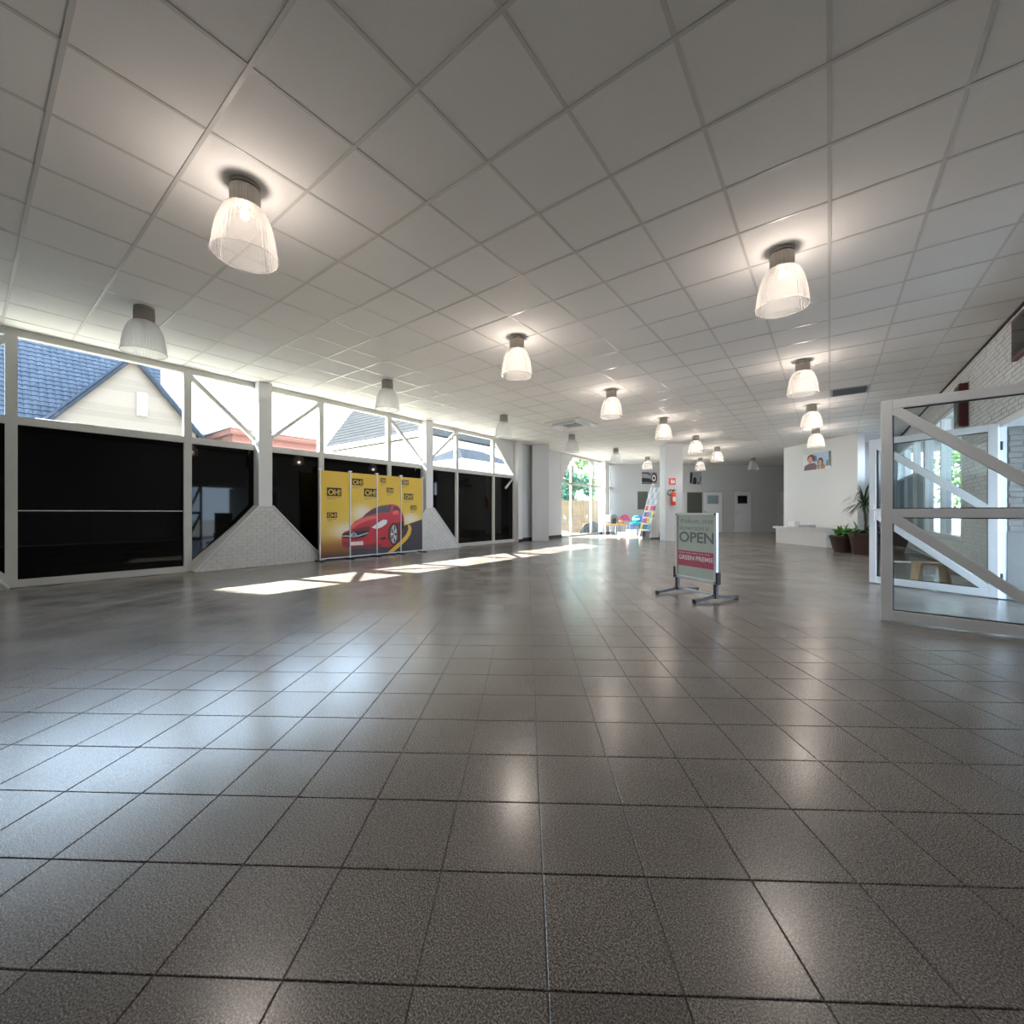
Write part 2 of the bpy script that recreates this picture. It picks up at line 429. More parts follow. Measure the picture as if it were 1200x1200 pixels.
# window_1 .. window_3 run from post to post
def full_window(n, p0, ma, mb_, p1, label):
    root = win(n, label, p0)
    header(root, p0, p1)
    wbox(root, 'transom', p0, p1, ZT-.055, ZT+.055, x1=.055)
    for ym in (ma, mb_): wbox(root, 'mullion', ym-.055, ym+.055, 0, ZH, x1=.06)
    bay_right_of_post(root, p0, ma); bay_full(root, ma, mb_); bay_left_of_post(root, mb_, p1)
    return root
w0 = win(5, 'tall window bay with dark lower panels beside the rear wall', YB)
header(w0, YB, posts[0]); wbox(w0, 'transom', YB, posts[0], ZT-.055, ZT+.055, x1=.055); wbox(w0, 'mullion', -1.755, -1.645, 0, ZH, x1=.06)
bay_full(w0, YB, -1.7); bay_left_of_post(w0, -1.7, posts[0])
w1 = full_window(1, posts[0], .41, 2.36, posts[1], 'tall window bay with view of the blue tiled roof and gable')
b = MB(); b.box(XW+.012, XW+.018, .47, 2.30, 1.035, 1.05); b.build('joint_strip', 'frame_white', w1, world=True)
w2 = full_window(2, posts[1], 4.74, 6.5, posts[2], 'tall window bay behind the yellow display wall')
w3 = win(3, 'tall window bay ending in a solid white triangular panel', posts[2])
header(w3, posts[2], 11.75); wbox(w3, 'transom', posts[2], 11.75, ZT-.055, ZT+.055, x1=.055)
for ym in (8.9, 10.6, 11.72): wbox(w3, 'mullion', ym-.045, ym+.045, 0, ZH, x1=.06)
bay_right_of_post(w3, posts[2], 8.9); bay_full(w3, 8.9, 10.6)
pane(w3, [(10.65, ZT+.05), (11.68, ZT+.05), (10.65, ZH)])
b = MB(); b.prism([(11.68, ZT+.05), (11.68, ZC), (10.62, ZC), (10.62, ZH)], 'x', XW-.04, XW+.05); b.build('triangular_panel', 'wall_white', w3, world=True)
pane(w3, [(10.65, .10), (11.68, .10), (11.68, ZT-.05), (10.65, ZT-.05)], 'black_panel', name='dark_panel', th=.02)
wbox(w3, 'sill', 10.6, 11.72, 0, .10, x1=.07)
brace(w3, (11.25, ZT-.42), (11.70, ZT-.03), .05)
# far window
w4 = win(4, 'far glazed window bay looking out on the wooden fence', 15.0)
header(w4, 15.0, 20.3)
b = MB(); b.prism([(15.0, ZT+.0), (15.95, ZC), (14.9, ZC), (14.9, ZT)], 'x', XW-.04, XW+.05); b.build('triangular_panel', 'wall_white', w4, world=True)
wbox(w4, 'transom', 15.0, 20.25, ZT-.045, ZT+.045)
for ym in (15.85, 17.75, 19.85): wbox(w4, 'mullion', ym-.045, ym+.045, 0, ZH)
pane(w4, [(15.0, ZT+.05), (15.85, ZT+.05), (15.85, ZH)])
for a, c in ((15.0, 15.85), (15.85, 17.75), (17.75, 19.85), (19.85, 20.25)):
    pane(w4, [(a+.03, .08), (c-.03, .08), (c-.03, ZT-.04), (a+.03, ZT-.04)])
    if a > 15.5: pane(w4, [(a+.03, ZT+.04), (c-.03, ZT+.04), (c-.03, ZH), (a+.03, ZH)])
wbox(w4, 'sill', 15.0, 20.25, 0, .08, x1=.06)
brace(w4, (17.8, ZH-.03), (18.6, ZT+.08), .07)
# solid wall between the two glazed stretches
b = MB(); b.box(XW-.1, XW+.04, 12.0, 15.0, 0, ZC); struct('wall_left', b, 'wall_white', 'white wall between the window bays')
b = MB(); b.box(XW+.04, XW+.055, 12.0, 15.0, 0, .11); struct('baseboard_left', b, 'dark_trim', 'dark skirting under the white wall')

# brick-footed posts
def brick_face_y(mb, x, y0, y1, z0, z1, keep, bl=.21, bh=.065, jt=.010, th=.012, sx=1):
    """running-bond bricks on a plane x=const, standing proud by th; keep(y,z) says if a brick corner is on the face"""
    row = 0; z = z0
    while z < z1-.02:
        y = y0-(bl/2 if row % 2 else 0)
        zt = min(z+bh-jt, z1)
        while y < y1:
            ya, yb = max(y, y0), min(y+bl-jt, y1)
            if yb-ya > .03 and (keep is None or (keep(ya, z) and keep(yb, z) and keep(ya, zt) and keep(yb, zt))):
                p = th*random.uniform(.6, 1.1)
                mb.add([(x,ya,z),(x,yb,z),(x,yb,zt),(x,ya,zt),(x+sx*p,ya+.003,z+.003),(x+sx*p,yb-.003,z+.003),(x+sx*p,yb-.003,zt-.003),(x+sx*p,ya+.003,zt-.003)],
                       [(4,5,6,7),(0,1,5,4),(1,2,6,5),(2,3,7,6),(3,0,4,7)])
            y += bl
        z += bh; row += 1
XP = XW+.26
def post_unit(yp, ya, yb, label):
    t = thing('window_post', label, 'post', (XW, yp, 0), group='posts of the window wall')
    b = MB(); b.box(XW-.05, XP-.02, yp-PW, yp+PW, 1.05, ZC); b.build('shaft', 'paint_white', t, world=True)
    b = MB(); b.prism([(ya, 0), (yb, 0), (yp+PW, 1.14), (yp-PW, 1.14)], 'x', XW-.05, XP); b.build('brick_footing', 'mortar_white', t, world=True)
    b = MB(); z = 0.0; row = 0
    lo_ = lambda q: ya+(yp-PW-ya)*q/1.14+.045; hi_ = lambda q: yb-(yb-yp-PW)*q/1.14-.045
    while z < 1.10:
        zt = min(z+.056, 1.13); y = ya-(.08 if row % 2 else 0)
        while y < yb:
            c0, c1 = max(y, lo_(z)), min(y+.152, hi_(z)); e0, e1 = max(y, lo_(zt)), min(y+.152, hi_(zt))
            if c1-c0 > .02 and e1-e0 > .004:
                x1 = XP+.008*random.uniform(.7, 1.1)
                b.add([(XP,c0,z),(XP,c1,z),(XP,e1,zt),(XP,e0,zt),(x1,c0+.002,z+.002),(x1,c1-.002,z+.002),(x1,e1-.002,zt-.002),(x1,e0+.002,zt-.002)], [(4,5,6,7),(0,1,5,4),(1,2,6,5),(2,3,7,6),(3,0,4,7)])
            y += .16
        z += .065; row += 1
    tag(b.build('brick_courses', 'brick_white', t, world=True), kind='stuff')
    for s, y in ((-1, ya), (1, yb)):
        b = MB(); b.bar(((XW+XP)/2, y, .012), ((XW+XP)/2, yp+s*PW, 1.150), .315, .02, up=(0, 0, 1)); b.build('sloping_coping', 'paint_white', t, world=True)
    return t
post_unit(posts[0], posts[0]-1.15, posts[0]+.9, 'white window post on a brick footing next to the rear wall')
post_unit(posts[1], 2.40, 4.70, 'white window post on a brick footing between gable view and display wall')
post_unit(posts[2], 6.53, 8.82, 'white window post whose brick footing is half hidden by the display wall')
t = thing('corner_post', 'white post with blue-lit face where the dark panels end', 'post', (XW, 11.85, 0))
b = MB(); b.box(XW-.05, XP-.04, 11.73, 11.98, 0, ZC); b.build('shaft', 'paint_white', t, world=True)
b = MB(); b.box(XW-.05, XP-.03, 11.74, 11.99, 0, .09); b.build('plinth', 'dark_trim', t, world=True)
t = thing('far_window_post', 'broad white post standing in the far window by the fence', 'post', (XW, 19.0, 0))
b = MB(); b.box(XW-.05, XP+.05, 18.62, 19.1, 0, ZC); b.build('shaft', 'paint_white', t, world=True)
b = MB(); b.box(XW-.05, XP+.06, 18.61, 19.11, 0, .09); b.build('plinth', 'dark_trim', t, world=True)

# square columns
GR3, GD3 = Vector((gr.x, gr.y, 0)), Vector((gd.x, gd.y, 0))
def column(center, half, label):
    t = thing('column', label, 'column', (center[0], center[1], 0), TH-FY)
    b = MB(); b.box(-half, half, -half, half, 0, ZC-.42); b.build('shaft', 'wall_white', t)
    b = MB(); b.box(-half, half, -half, half, ZC-.42, ZC); b.build('upper_shaft', 'wall_white', t)
    return t
f0, f1 = P(15.0, 5.51), P(15.0, 6.12)
cA = (f0+f1)/2+GD3*.31
colA = column(cA, .31, 'white square column carrying the fire extinguisher')
cB = P(15.15, 1.03)+GD3*.31
column(cB, .30, 'white square column against the wall between the two window stretches')

# ------------------------------------------------------------------ BACK WALL
bd = (BW1-BW0).normalized(); bn = Vector((bd.y, -bd.x)); BA = math.atan2(bd.y, bd.x)
ZBAND = ZC-.44
wb = MB(); L = (BW1-BW0).length
wb.box(-.1, L, 0, .15, -.1, ZBAND)
wall_back = struct('wall_back', wb, 'wall_white', 'far white wall with posters and doors', loc=(0,0,0))
wall_back.location = (BW0.x, BW0.y, 0); wall_back.rotation_euler = (0, 0, BA)
b = MB(); b.box(-.1, L, -.002, .15, ZBAND, ZC+.02); b.build('upper_wall', 'wall_white', wall_back)
b = MB(); b.box(0, L, -.012, 0, 0, .08); o = struct('baseboard_back', b, 'wall_white', 'low skirting of the far wall'); o.location = wall_back.location; o.rotation_euler = wall_back.rotation_euler
def back_s(px):                     # distance along the back wall seen at a bearing
    u = (px-600)/490.0
    dirx, diry = -S_+C_*u, C_+S_*u
    den = dirx*bd.y-diry*bd.x
    t = (BW0.x*bd.y-BW0.y*bd.x)/den
    q = Vector((dirx*t, diry*t))
    return (q-BW0).dot(bd), t        # along, depth
def back_z(px, y):
    s, dep = back_s(px); return HEYE+(601-y)*dep/490
def broot(name, label, cat, px, z=0, group=None, st=False):
    s, dep = back_s(px); p = BW0+bd*s
    o = (struct_root(name, label, (p.x, p.y, z), BA) if st else thing(name, label, cat, (p.x, p.y, z), BA, group))
    return o
# closed door (door_1)
def span(p0, p1): return back_s(p0)[0], back_s(p1)[0]
def back_door(n, pc, p0, p1, ytop, label, wz, wm, wpx):
    r = broot('door_%d' % n, label, None, pc, st=True); sc = back_s(pc)[0]
    a, c = [s-sc for s in span(p0, p1)]; zt = back_z(pc, ytop)
    b = MB(); b.box(a-.06, a, -.035, 0, 0, zt+.06); b.box(c, c+.06, -.035, 0, 0, zt+.06); b.box(a, c, -.035, 0, zt, zt+.06); b.build('door_frame', 'frame_white', r)
    b = MB(); b.box(a+.005, c-.005, -.028, 0, .01, zt-.005); lf = b.build('door_leaf', 'door_white', r)
    wa, wc = [s-sc for s in span(*wpx)]; z0, z1 = back_z(pc, wz[1]), back_z(pc, wz[0])
    b = MB(); b.box(wa-.04, wc+.04, -.036, -.026, z0-.04, z1+.04); b.build('window_bead', 'frame_white', lf)
    b = MB(); b.box(wa, wc, -.040, -.030, z0, z1); b.build('window_pane', wm, lf)
    b = MB(); b.box(a+.06, a+.085, -.05, -.02, .93, 1.13); b.tube([(a+.072,-.05,1.05),(a+.072,-.085,1.05),(a+.20,-.085,1.05)], .011, 6); b.build('handle', 'chrome', lf)
    return r
back_door(1, 869, 860, 880, 576, 'white back-wall door with a small black window', (581,590), 'black_panel', (864,875))
back_door(2, 835, 824, 846, 577, 'white back-wall door with a grey-green window beside the dark hatch', (581,590), 'blue_grey', (829,841))
back_door(4, 915.5, 913, 922, 577, 'white door at the far right end of the back wall', (583,590), 'blue_grey', (919,921))
def back_window(n, pc, p0, p1, y0, y1, label):
    r = broot('window_%d' % n, label, None, pc, st=True); sc = back_s(pc)[0]; a, c = [s-sc for s in span(p0, p1)]
    z0, z1 = back_z(pc, y1), back_z(pc, y0)
    b = MB(); b.box(a-.04, a, -.03, 0, z0-.04, z1+.04); b.box(c, c+.04, -.03, 0, z0-.04, z1+.04); b.box(a, c, -.03, 0, z1, z1+.04); b.box(a, c, -.05, 0, z0-.04, z0); b.build('frame', 'frame_white', r)
    b = MB(); b.box(a, c, -.012, 0, z0, z1); b.build('pane', 'olive_glass', r)
back_window(6, 753, 747, 759, 576, 597, 'dark olive hatch behind the brochure stand')
back_window(7, 814, 805, 823, 577, 611, 'dark olive window beside the open white door')

# ------------------------------------------------------------------ ANGLED WALL, BENCH, RECESS
pa, pb = Vector((-1.40, 19.2)), Vector((.70, 16.9)); pd = (pb-pa).normalized(); PAng = math.atan2(pd.y, pd.x); PL = (pb-pa).length
o = MB().box(0, PL, 0, .25, 0, ZBAND); wall_angled = struct('wall_angled', o, 'paint_white', 'white angled partition wall with the photo of two people'); wall_angled.location = (pa.x, pa.y, 0); wall_angled.rotation_euler = (0,0,PAng)
MB().box(0, PL, -.002, .252, ZBAND, ZC).build('upper_wall', 'paint_white', wall_angled)
# recess wall behind the plants
o = MB().box(.3, XR+.1, 19.4, 19.6, 0, ZBAND); wr = struct('wall_recess', o, 'wall_white', 'grey-shaded recess wall behind the plants')
MB().box(.3, XR+.1, 19.398, 19.6, ZBAND, ZC).build('upper_wall', 'wall_white', wr)
# bench
ba, bb = Vector((-1.45, 16.75)), Vector((.75, 14.45)); bL = 2.0; bA = math.atan2((bb-ba).y, (bb-ba).x)
bench = thing('display_plinth', 'long low white plinth in front of the angled wall', 'plinth', (ba.x, ba.y, 0), bA)
MB().box(0, bL, 0, 1.55, 0, .50).build('body', 'paint_white', bench)
MB().box(-.09, bL, -.04, 1.55, .50, .555).build('top_slab', 'paint_white', bench)
for k in range(4): MB().box(.35+k*.42, .65+k*.42, .1, .22, .555, .56).build('vent_grille', 'dark_trim', bench)
bx = Vector((math.cos(bA), math.sin(bA))); by = Vector((-bx.y, bx.x))
def on_bench(a, c): q = ba+bx*a+by*c; return (q.x, q.y, .56)
t = thing('carton', 'small white carton standing on the left end of the white plinth', 'box', on_bench(.32, .4), bA)
MB().box(-.14,.14,-.1,.1,0,.15).build('body', 'card_white', t); MB().box(-.145,.145,-.105,.105,.15,.165).build('lid', 'card_white', t)
t = thing('tray', 'low grey tray on the white plinth beside the carton', 'tray', on_bench(.75, .5), bA)
MB().box(-.2,.2,-.12,.12,0,.02).build('bottom', 'grey_plastic', t)
MB().box(-.2,.2,-.12,-.105,.02,.06).box(-.2,.2,.105,.12,.02,.06).box(-.2,-.185,-.105,.105,.02,.06).box(.185,.2,-.105,.105,.02,.06).build('rim', 'grey_plastic', t)

# ------------------------------------------------------------------ RIGHT WALL (x = XR)
DO0, DO1, DH = 5.22, 7.42, 2.10    # entrance opening
wr_ = MB()
wr_.box(XR, XR+.2, YB, DO0, 0, ZC)
wr_.box(XR, XR+.2, DO0, DO1, DH, ZC); wr_.box(XR, XR+.2, DO1, 10.62, 0, ZC); wr_.box(XR, XR+.2, 19.5, 29.9, 0, ZC)
wr_.box(XR, XR+.2, 10.62, 19.5, 0, .50); wr_.box(XR, XR+.2, 10.62, 19.5, 3.02, ZC)
wall_right = struct('wall_right', wr_, 'mortar_white', 'white painted brick wall with the entrance doors')
bm_ = MB()
def kr(y, z): return not (DO0-.08 < y < DO1+.08 and z < DH+.08) and (y < 10.6 or z > 3.04 or z < .46)
brick_face_y(bm_, XR, 2.6, 14.0, 0, ZC-.03, kr, sx=-1)
tag(bm_.build('brick_courses', 'brick_white', wall_right), kind='stuff')
MB().box(XR-.03, XR, YB, 19.5, ZC-.022, ZC-.003).build('painted_gap_shadow', 'dark_trim', wall_right)  # dark strip standing in for the shadow line under the ceiling
# glazing of the right wall
wg = struct_root('window_8', 'white framed side glazing beyond the entrance doors', (XR, 14, 0))
MB().box(XR+.02, XR+.14, 10.62, 19.4, .50, .58).box(XR+.02, XR+.14, 10.62, 19.4, 2.95, 3.02).build('rail', 'door_white', wg, world=True)
ys = [10.68, 12.4, 14.3, 16.0, 17.7, 19.35]
for i, y in enumerate(ys):
    hwid = .13 if y == 14.3 else .055
    MB().box(XR+.0, XR+.15, y-hwid, y+hwid, .58, 2.95).build('mullion', 'door_white', wg, world=True)
for a, c in zip(ys[:-1], ys[1:]):
    if a >= 14.3:
        MB().box(XR+.07, XR+.085, a+.05, c-.05, .58, 2.1).build('blue_panel', 'blue_grey', wg, world=True)
        MB().box(XR+.03, XR+.13, a+.05, c-.05, 2.08, 2.14).build('transom', 'door_white', wg, world=True)
        MB().box(XR+.07, XR+.078, a+.05, c-.05, 2.14, 2.95).build('glass_pane', 'glass', wg, world=True)
    else:
        MB().box(XR+.07, XR+.078, a+.05, c-.05, .58, 2.95).build('glass_pane', 'glass', wg, world=True)
MB().box(XR+.2, 5.2, 7.8, 19.6, 3.05, 3.25).build('outer_canopy', 'stucco', wall_right)
# entrance portal
XD = 1.60
po = struct_root('door_6', 'white entrance door frame standing proud of the brick wall', (XD, 6.3, 0))
MB().box(XD, XR+.2, DO0-.07, DO0, 0, DH).build('jamb', 'door_white', po, world=True)
MB().box(XD, XD+.06, DO1, DO1+.07, 0, DH).build('jamb', 'door_white', po, world=True)
MB().box(XD, XR+.2, DO0-.07, DO1+.07, DH-.08, DH).build('head', 'door_white', po, world=True)
# porch outside the opening
XQ = XD+.06
o = MB().box(XQ, XR, DO1, DO1+.07, .78, DH-.08).box(XR, 4.2, DO1-.004, DO1+.3, .78, DH); wp = struct('wall_porch', o, 'shaded_porch_mortar', 'brick side wall of the entrance porch, darkened to look shaded')
b = MB()
z = .80; row = 0
while z < DH-.16:
    x = XQ+.02-(.1 if row % 2 else 0)
    while x < 4.1:
        xa = max(x, XQ+.01); xb = min(x+.20, 4.18)
        if xb-xa > .03: b.box(xa, xb, DO1-.014, DO1+.002, z, z+.056)
        x += .21
    z += .066; row += 1
tag(b.build('brick_courses', 'shaded_porch_brick', wp), kind='stuff')
MB().box(XQ, XR, DO1-.012, DO1+.07, 0, .78).box(XR, 4.2, DO1-.012, DO1+.3, -.05, .78).build('dado', 'shaded_porch_mortar', wp)
MB().box(XR+.2, 4.2, 4.2, DO1+.3, DH+.05, DH+.2).build('porch_roof', 'stucco', wp)

# glass door leaves with diagonal bars (local x: from hinge to free edge)
def glass_leaf(n, hinge, ang, wd, label, ht=2.06, handle=True):
    r = struct_root('door_%d' % n, label, (hinge[0], hinge[1], 0), ang)
    st, hk, dp = .085, .03, .055
    z0, zm, z1 = .012, 1.01, ht
    def bx_(nm, x0, x1, za, zb): 
        return MB().box(x0, x1, -dp/2, dp/2, za, zb).build(nm, 'door_white', r, bevel=.004)
    bx_('stile', 0, st, z0, z1); bx_('stile', wd-st, wd, z0, z1)
    bx_('rail', st, wd-st, z1-.085, z1); bx_('rail', st, wd-st, z0, z0+.095); bx_('rail', st, wd-st, zm-.04, zm+.04)
    for za, zb in ((zm+.04, z1-.085), (z0+.095, zm-.04)):
        b = MB(); b.bar((wd-st, 0, zb-.02), (st, 0, za+.02), dp*.9, .085, up=(0,1,0))
        b = MB(); dvec = Vector((st-(wd-st), 0, za-zb)).normalized(); up = Vector((-dvec.z, 0, dvec.x))
        b.obox(((wd)/2, 0, (za+zb)/2), dvec, (0,1,0), up, math.hypot(wd-2*st, zb-za)/2+.02, dp*.46, .042)
        b.build('diagonal_bar', 'door_white', r, bevel=.004)
        MB().box(st, wd-st, -.006, .006, za, zb).build('glass_pane', 'glass_door', r)
        g_ = MB(); e = .008
        for x0, x1, q0, q1 in ((st, wd-st, za, za+e), (st, wd-st, zb-e, zb), (st, st+e, za, zb), (wd-st-e, wd-st, za, zb)): g_.box(x0, x1, -.016, .016, q0, q1)
        g_.build('gasket', 'rubber', r)
    if handle:
        for s in (-1, 1):
            h = MB(); h.box(wd-.065, wd-.03, s*dp/2, s*(dp/2+.01), .90, 1.12) if s > 0 else h.box(wd-.065, wd-.03, -(dp/2+.01), -dp/2, .90, 1.12)
            h.tube([(wd-.047, s*dp/2, 1.06), (wd-.047, s*(dp/2+.05), 1.06), (wd-.17, s*(dp/2+.055), 1.06)], .011, 8)
            h.build('handle', 'door_white', r)
    h = MB()
    for zz in (.25, 1.02, 1.8): h.tube([(-.008, -dp/2-.008, zz-.05), (-.008, -dp/2-.008, zz+.05)], .012, 8)
    h.build('hinge', 'steel_dark', r)
    return r
def ang2(a, b): return math.atan2(b[1]-a[1], b[0]-a[0])
h1, e1 = (1.59, 5.16), (.385, 5.25)
glass_leaf(3, h1, ang2(h1, e1), math.dist(h1, e1), 'open glazed entrance door leaf nearest the brick wall corner, white frame with diagonal bars', handle=False)
h2, e2 = (1.585, 7.35), (.47, 7.96)
glass_leaf(5, h2, ang2(h2, e2), math.dist(h2, e2), 'open glazed entrance door leaf with a white lever handle, beside the plants')

# walls behind the viewer
o = MB().box(XW-.1, XR+.2, YB-.15, YB, 0, ZC); struct('wall_rear', o, 'wall_white', 'white wall closing the showroom behind the viewer')

# ------------------------------------------------------------------ CEILING LAMPS
def lamp_proto(lit):
    t = thing('ceiling_lamp', 'x', 'lamp', group='bell lamps on the showroom ceiling')
    MB().lathe([(0,0),(.10,0),(.10,-.028),(.085,-.03),(.085,-.038)], 40).build('mount_plate', 'lamp_metal', t)
    MB().lathe([(.096,-.036),(.100,-.04),(.100,-.175),(.085,-.185),(0,-.185)], 144, rib=.028, ribs=36).build('ribbed_housing', 'lamp_metal', t)
    prof = [(.100,-.172),(.118,-.182),(.140,-.205),(.163,-.245),(.182,-.30),(.198,-.37),(.209,-.44),(.217,-.515),(.222,-.545)]
    MB().lathe(prof, 192, rib=.008, ribs=48).build('glass_shade', 'shade_lit' if lit else 'shade_off', t, smooth=True)
    rim = MB(); rim.tube([(.223*math.cos(a), .223*math.sin(a), -.547) for a in [2*math.pi*k/48 for k in range(49)]], .0055, 6, cap=False); rim.build('shade_rim', 'shade_lit' if lit else 'shade_off', t, smooth=True)
    MB().lathe([(0,-.262),(.018,-.258),(.028,-.245),(.03,-.225),(.024,-.20),(.02,-.186)], 20).build('bulb', 'bulb_lit' if lit else 'bulb_off', t, smooth=True)
    return t
lit_p, off_p = lamp_proto(True), lamp_proto(False)
pl = bpy.data.lights.new('lamp_glow', 'POINT'); pl.energy = GLOW_W; pl.color = (1.0, .86, .76); pl.shadow_soft_size = .05
ps = bpy.data.lights.new('lamp_beam', 'SPOT'); ps.energy = LAMP_W; ps.color = (1.0, .90, .80); ps.shadow_soft_size = .10; ps.spot_size = R(165); ps.spot_blend = .5
LAMPS = [  # x, y, lit, label
 (-6.66,1.35,0,'unlit bell lamp near the windows, over the bay with the blue roof'),
 (-6.65,4.87,0,'unlit bell lamp near the windows, over the yellow display wall'),
 (-6.64,8.40,0,'unlit bell lamp near the windows, over the bay with the solid triangular panel'),
 (-6.56,11.8,0,'unlit bell lamp beside the ceiling cassette, on its far side'),
 (-6.62,15.4,0,'unlit bell lamp in front of the fence window'),
 (-6.50,18.6,1,'softly lit bell lamp above the corner with tables and boxes'),
 (-3.55,1.31,1,'lit bell lamp of the middle row, largest, with a pinkish glow'),
 (-3.55,4.79,1,'lit bell lamp, second of the middle row from the rear wall'),
 (-3.53,7.99,1,'lit bell lamp, third of the middle row from the rear wall'),
 (-3.49,11.2,1,'lit bell lamp of the middle row just before the square column'),
 (-3.45,14.4,1,'lit bell lamp to the right of the square column, nearer one'),
 (-3.40,17.4,1,'lit bell lamp to the right of the square column, farther one'),
 (-0.36,4.73,1,'lit bell lamp of the entrance-side row, nearest the door leaves'),
 (-0.35,8.38,1,'lit bell lamp of the entrance-side row before the ceiling vent'),
 (-0.33,11.9,1,'lit bell lamp of the entrance-side row beside the ceiling vent'),
 (-0.32,15.3,1,'lit bell lamp of the entrance-side row in front of the angled wall'),
 (-4.70,20.4,1,'lit bell lamp close to the back wall above the poster'),
 (-2.77,21.8,0,'unlit bell lamp close to the back wall above the closed door'),
]
first = {0: True, 1: True}
for x, y, lit, lab in LAMPS:
    src = lit_p if lit else off_p
    if first[lit]: o = src; first[lit] = False; o.location = (x, y, ZC)
    else: o = copy_tree(src, None, (x, y, ZC))
    o['label'] = lab
    if lit:
        lo = bpy.data.objects.new('lamp_glow', pl); COL.objects.link(lo); lo.parent = o; lo.location = (0, 0, -.43)
        lo = bpy.data.objects.new('lamp_beam', ps); COL.objects.link(lo); lo.parent = o; lo.location = (0, 0, -.50)

# ------------------------------------------------------------------ CEILING CASSETTE AND VENT
t = thing('air_conditioner', 'square ceiling cassette air conditioner with open louvres', 'air conditioner', (-5.75, 10.30, ZC-.004))
MB().prism([(-.55,-.55),(.55,-.55),(.55,.55),(-.55,.55)], 'z', -.03, 0).build('panel', 'paint_white', t, bevel=.01)
gm = MB()
for k in range(9): gm.box(-.24, .24, -.24+k*.06-.012, -.24+k*.06+.012, -.042, -.03)
gm.build('grille', 'grey_plastic', t)
for k in range(4):
    a = k*math.pi/2; ax = Vector((math.cos(a), math.sin(a), 0)); ay = Vector((-ax.y, ax.x, 0))
    tilt = (ax*.75+Vector((0,0,-.66))).normalized(); nn = ay.cross(tilt)
    MB().obox(ax*.42+Vector((0,0,-.075)), ay, tilt, nn, .34, .06, .006).build('louvre', 'card_white', t)
t = thing('ceiling_vent', 'grey slatted air vent in the ceiling beside the entrance-side lamps', 'vent', ((VENT[0]+VENT[1])/2, (VENT[2]+VENT[3])/2, ZC))
h = TC/2-.012
fr = MB(); fr.box(-h,h,-h,-h+.04,-.008,.012).box(-h,h,h-.04,h,-.008,.012).box(-h,-h+.04,-h+.04,h-.04,-.008,.012).box(h-.04,h,-h+.04,h-.04,-.008,.012); fr.build('frame', 'grey_plastic', t)
for k in range(9): MB().obox((0, -h+.075+k*.058, .002), (1,0,0), (0,.8,.6), (0,-.6,.8), h-.04, .022, .002).build('slat', 'grey_plastic', t)
MB().box(-h, h, -h, h, .014, .019).build('duct', 'dark_trim', t)

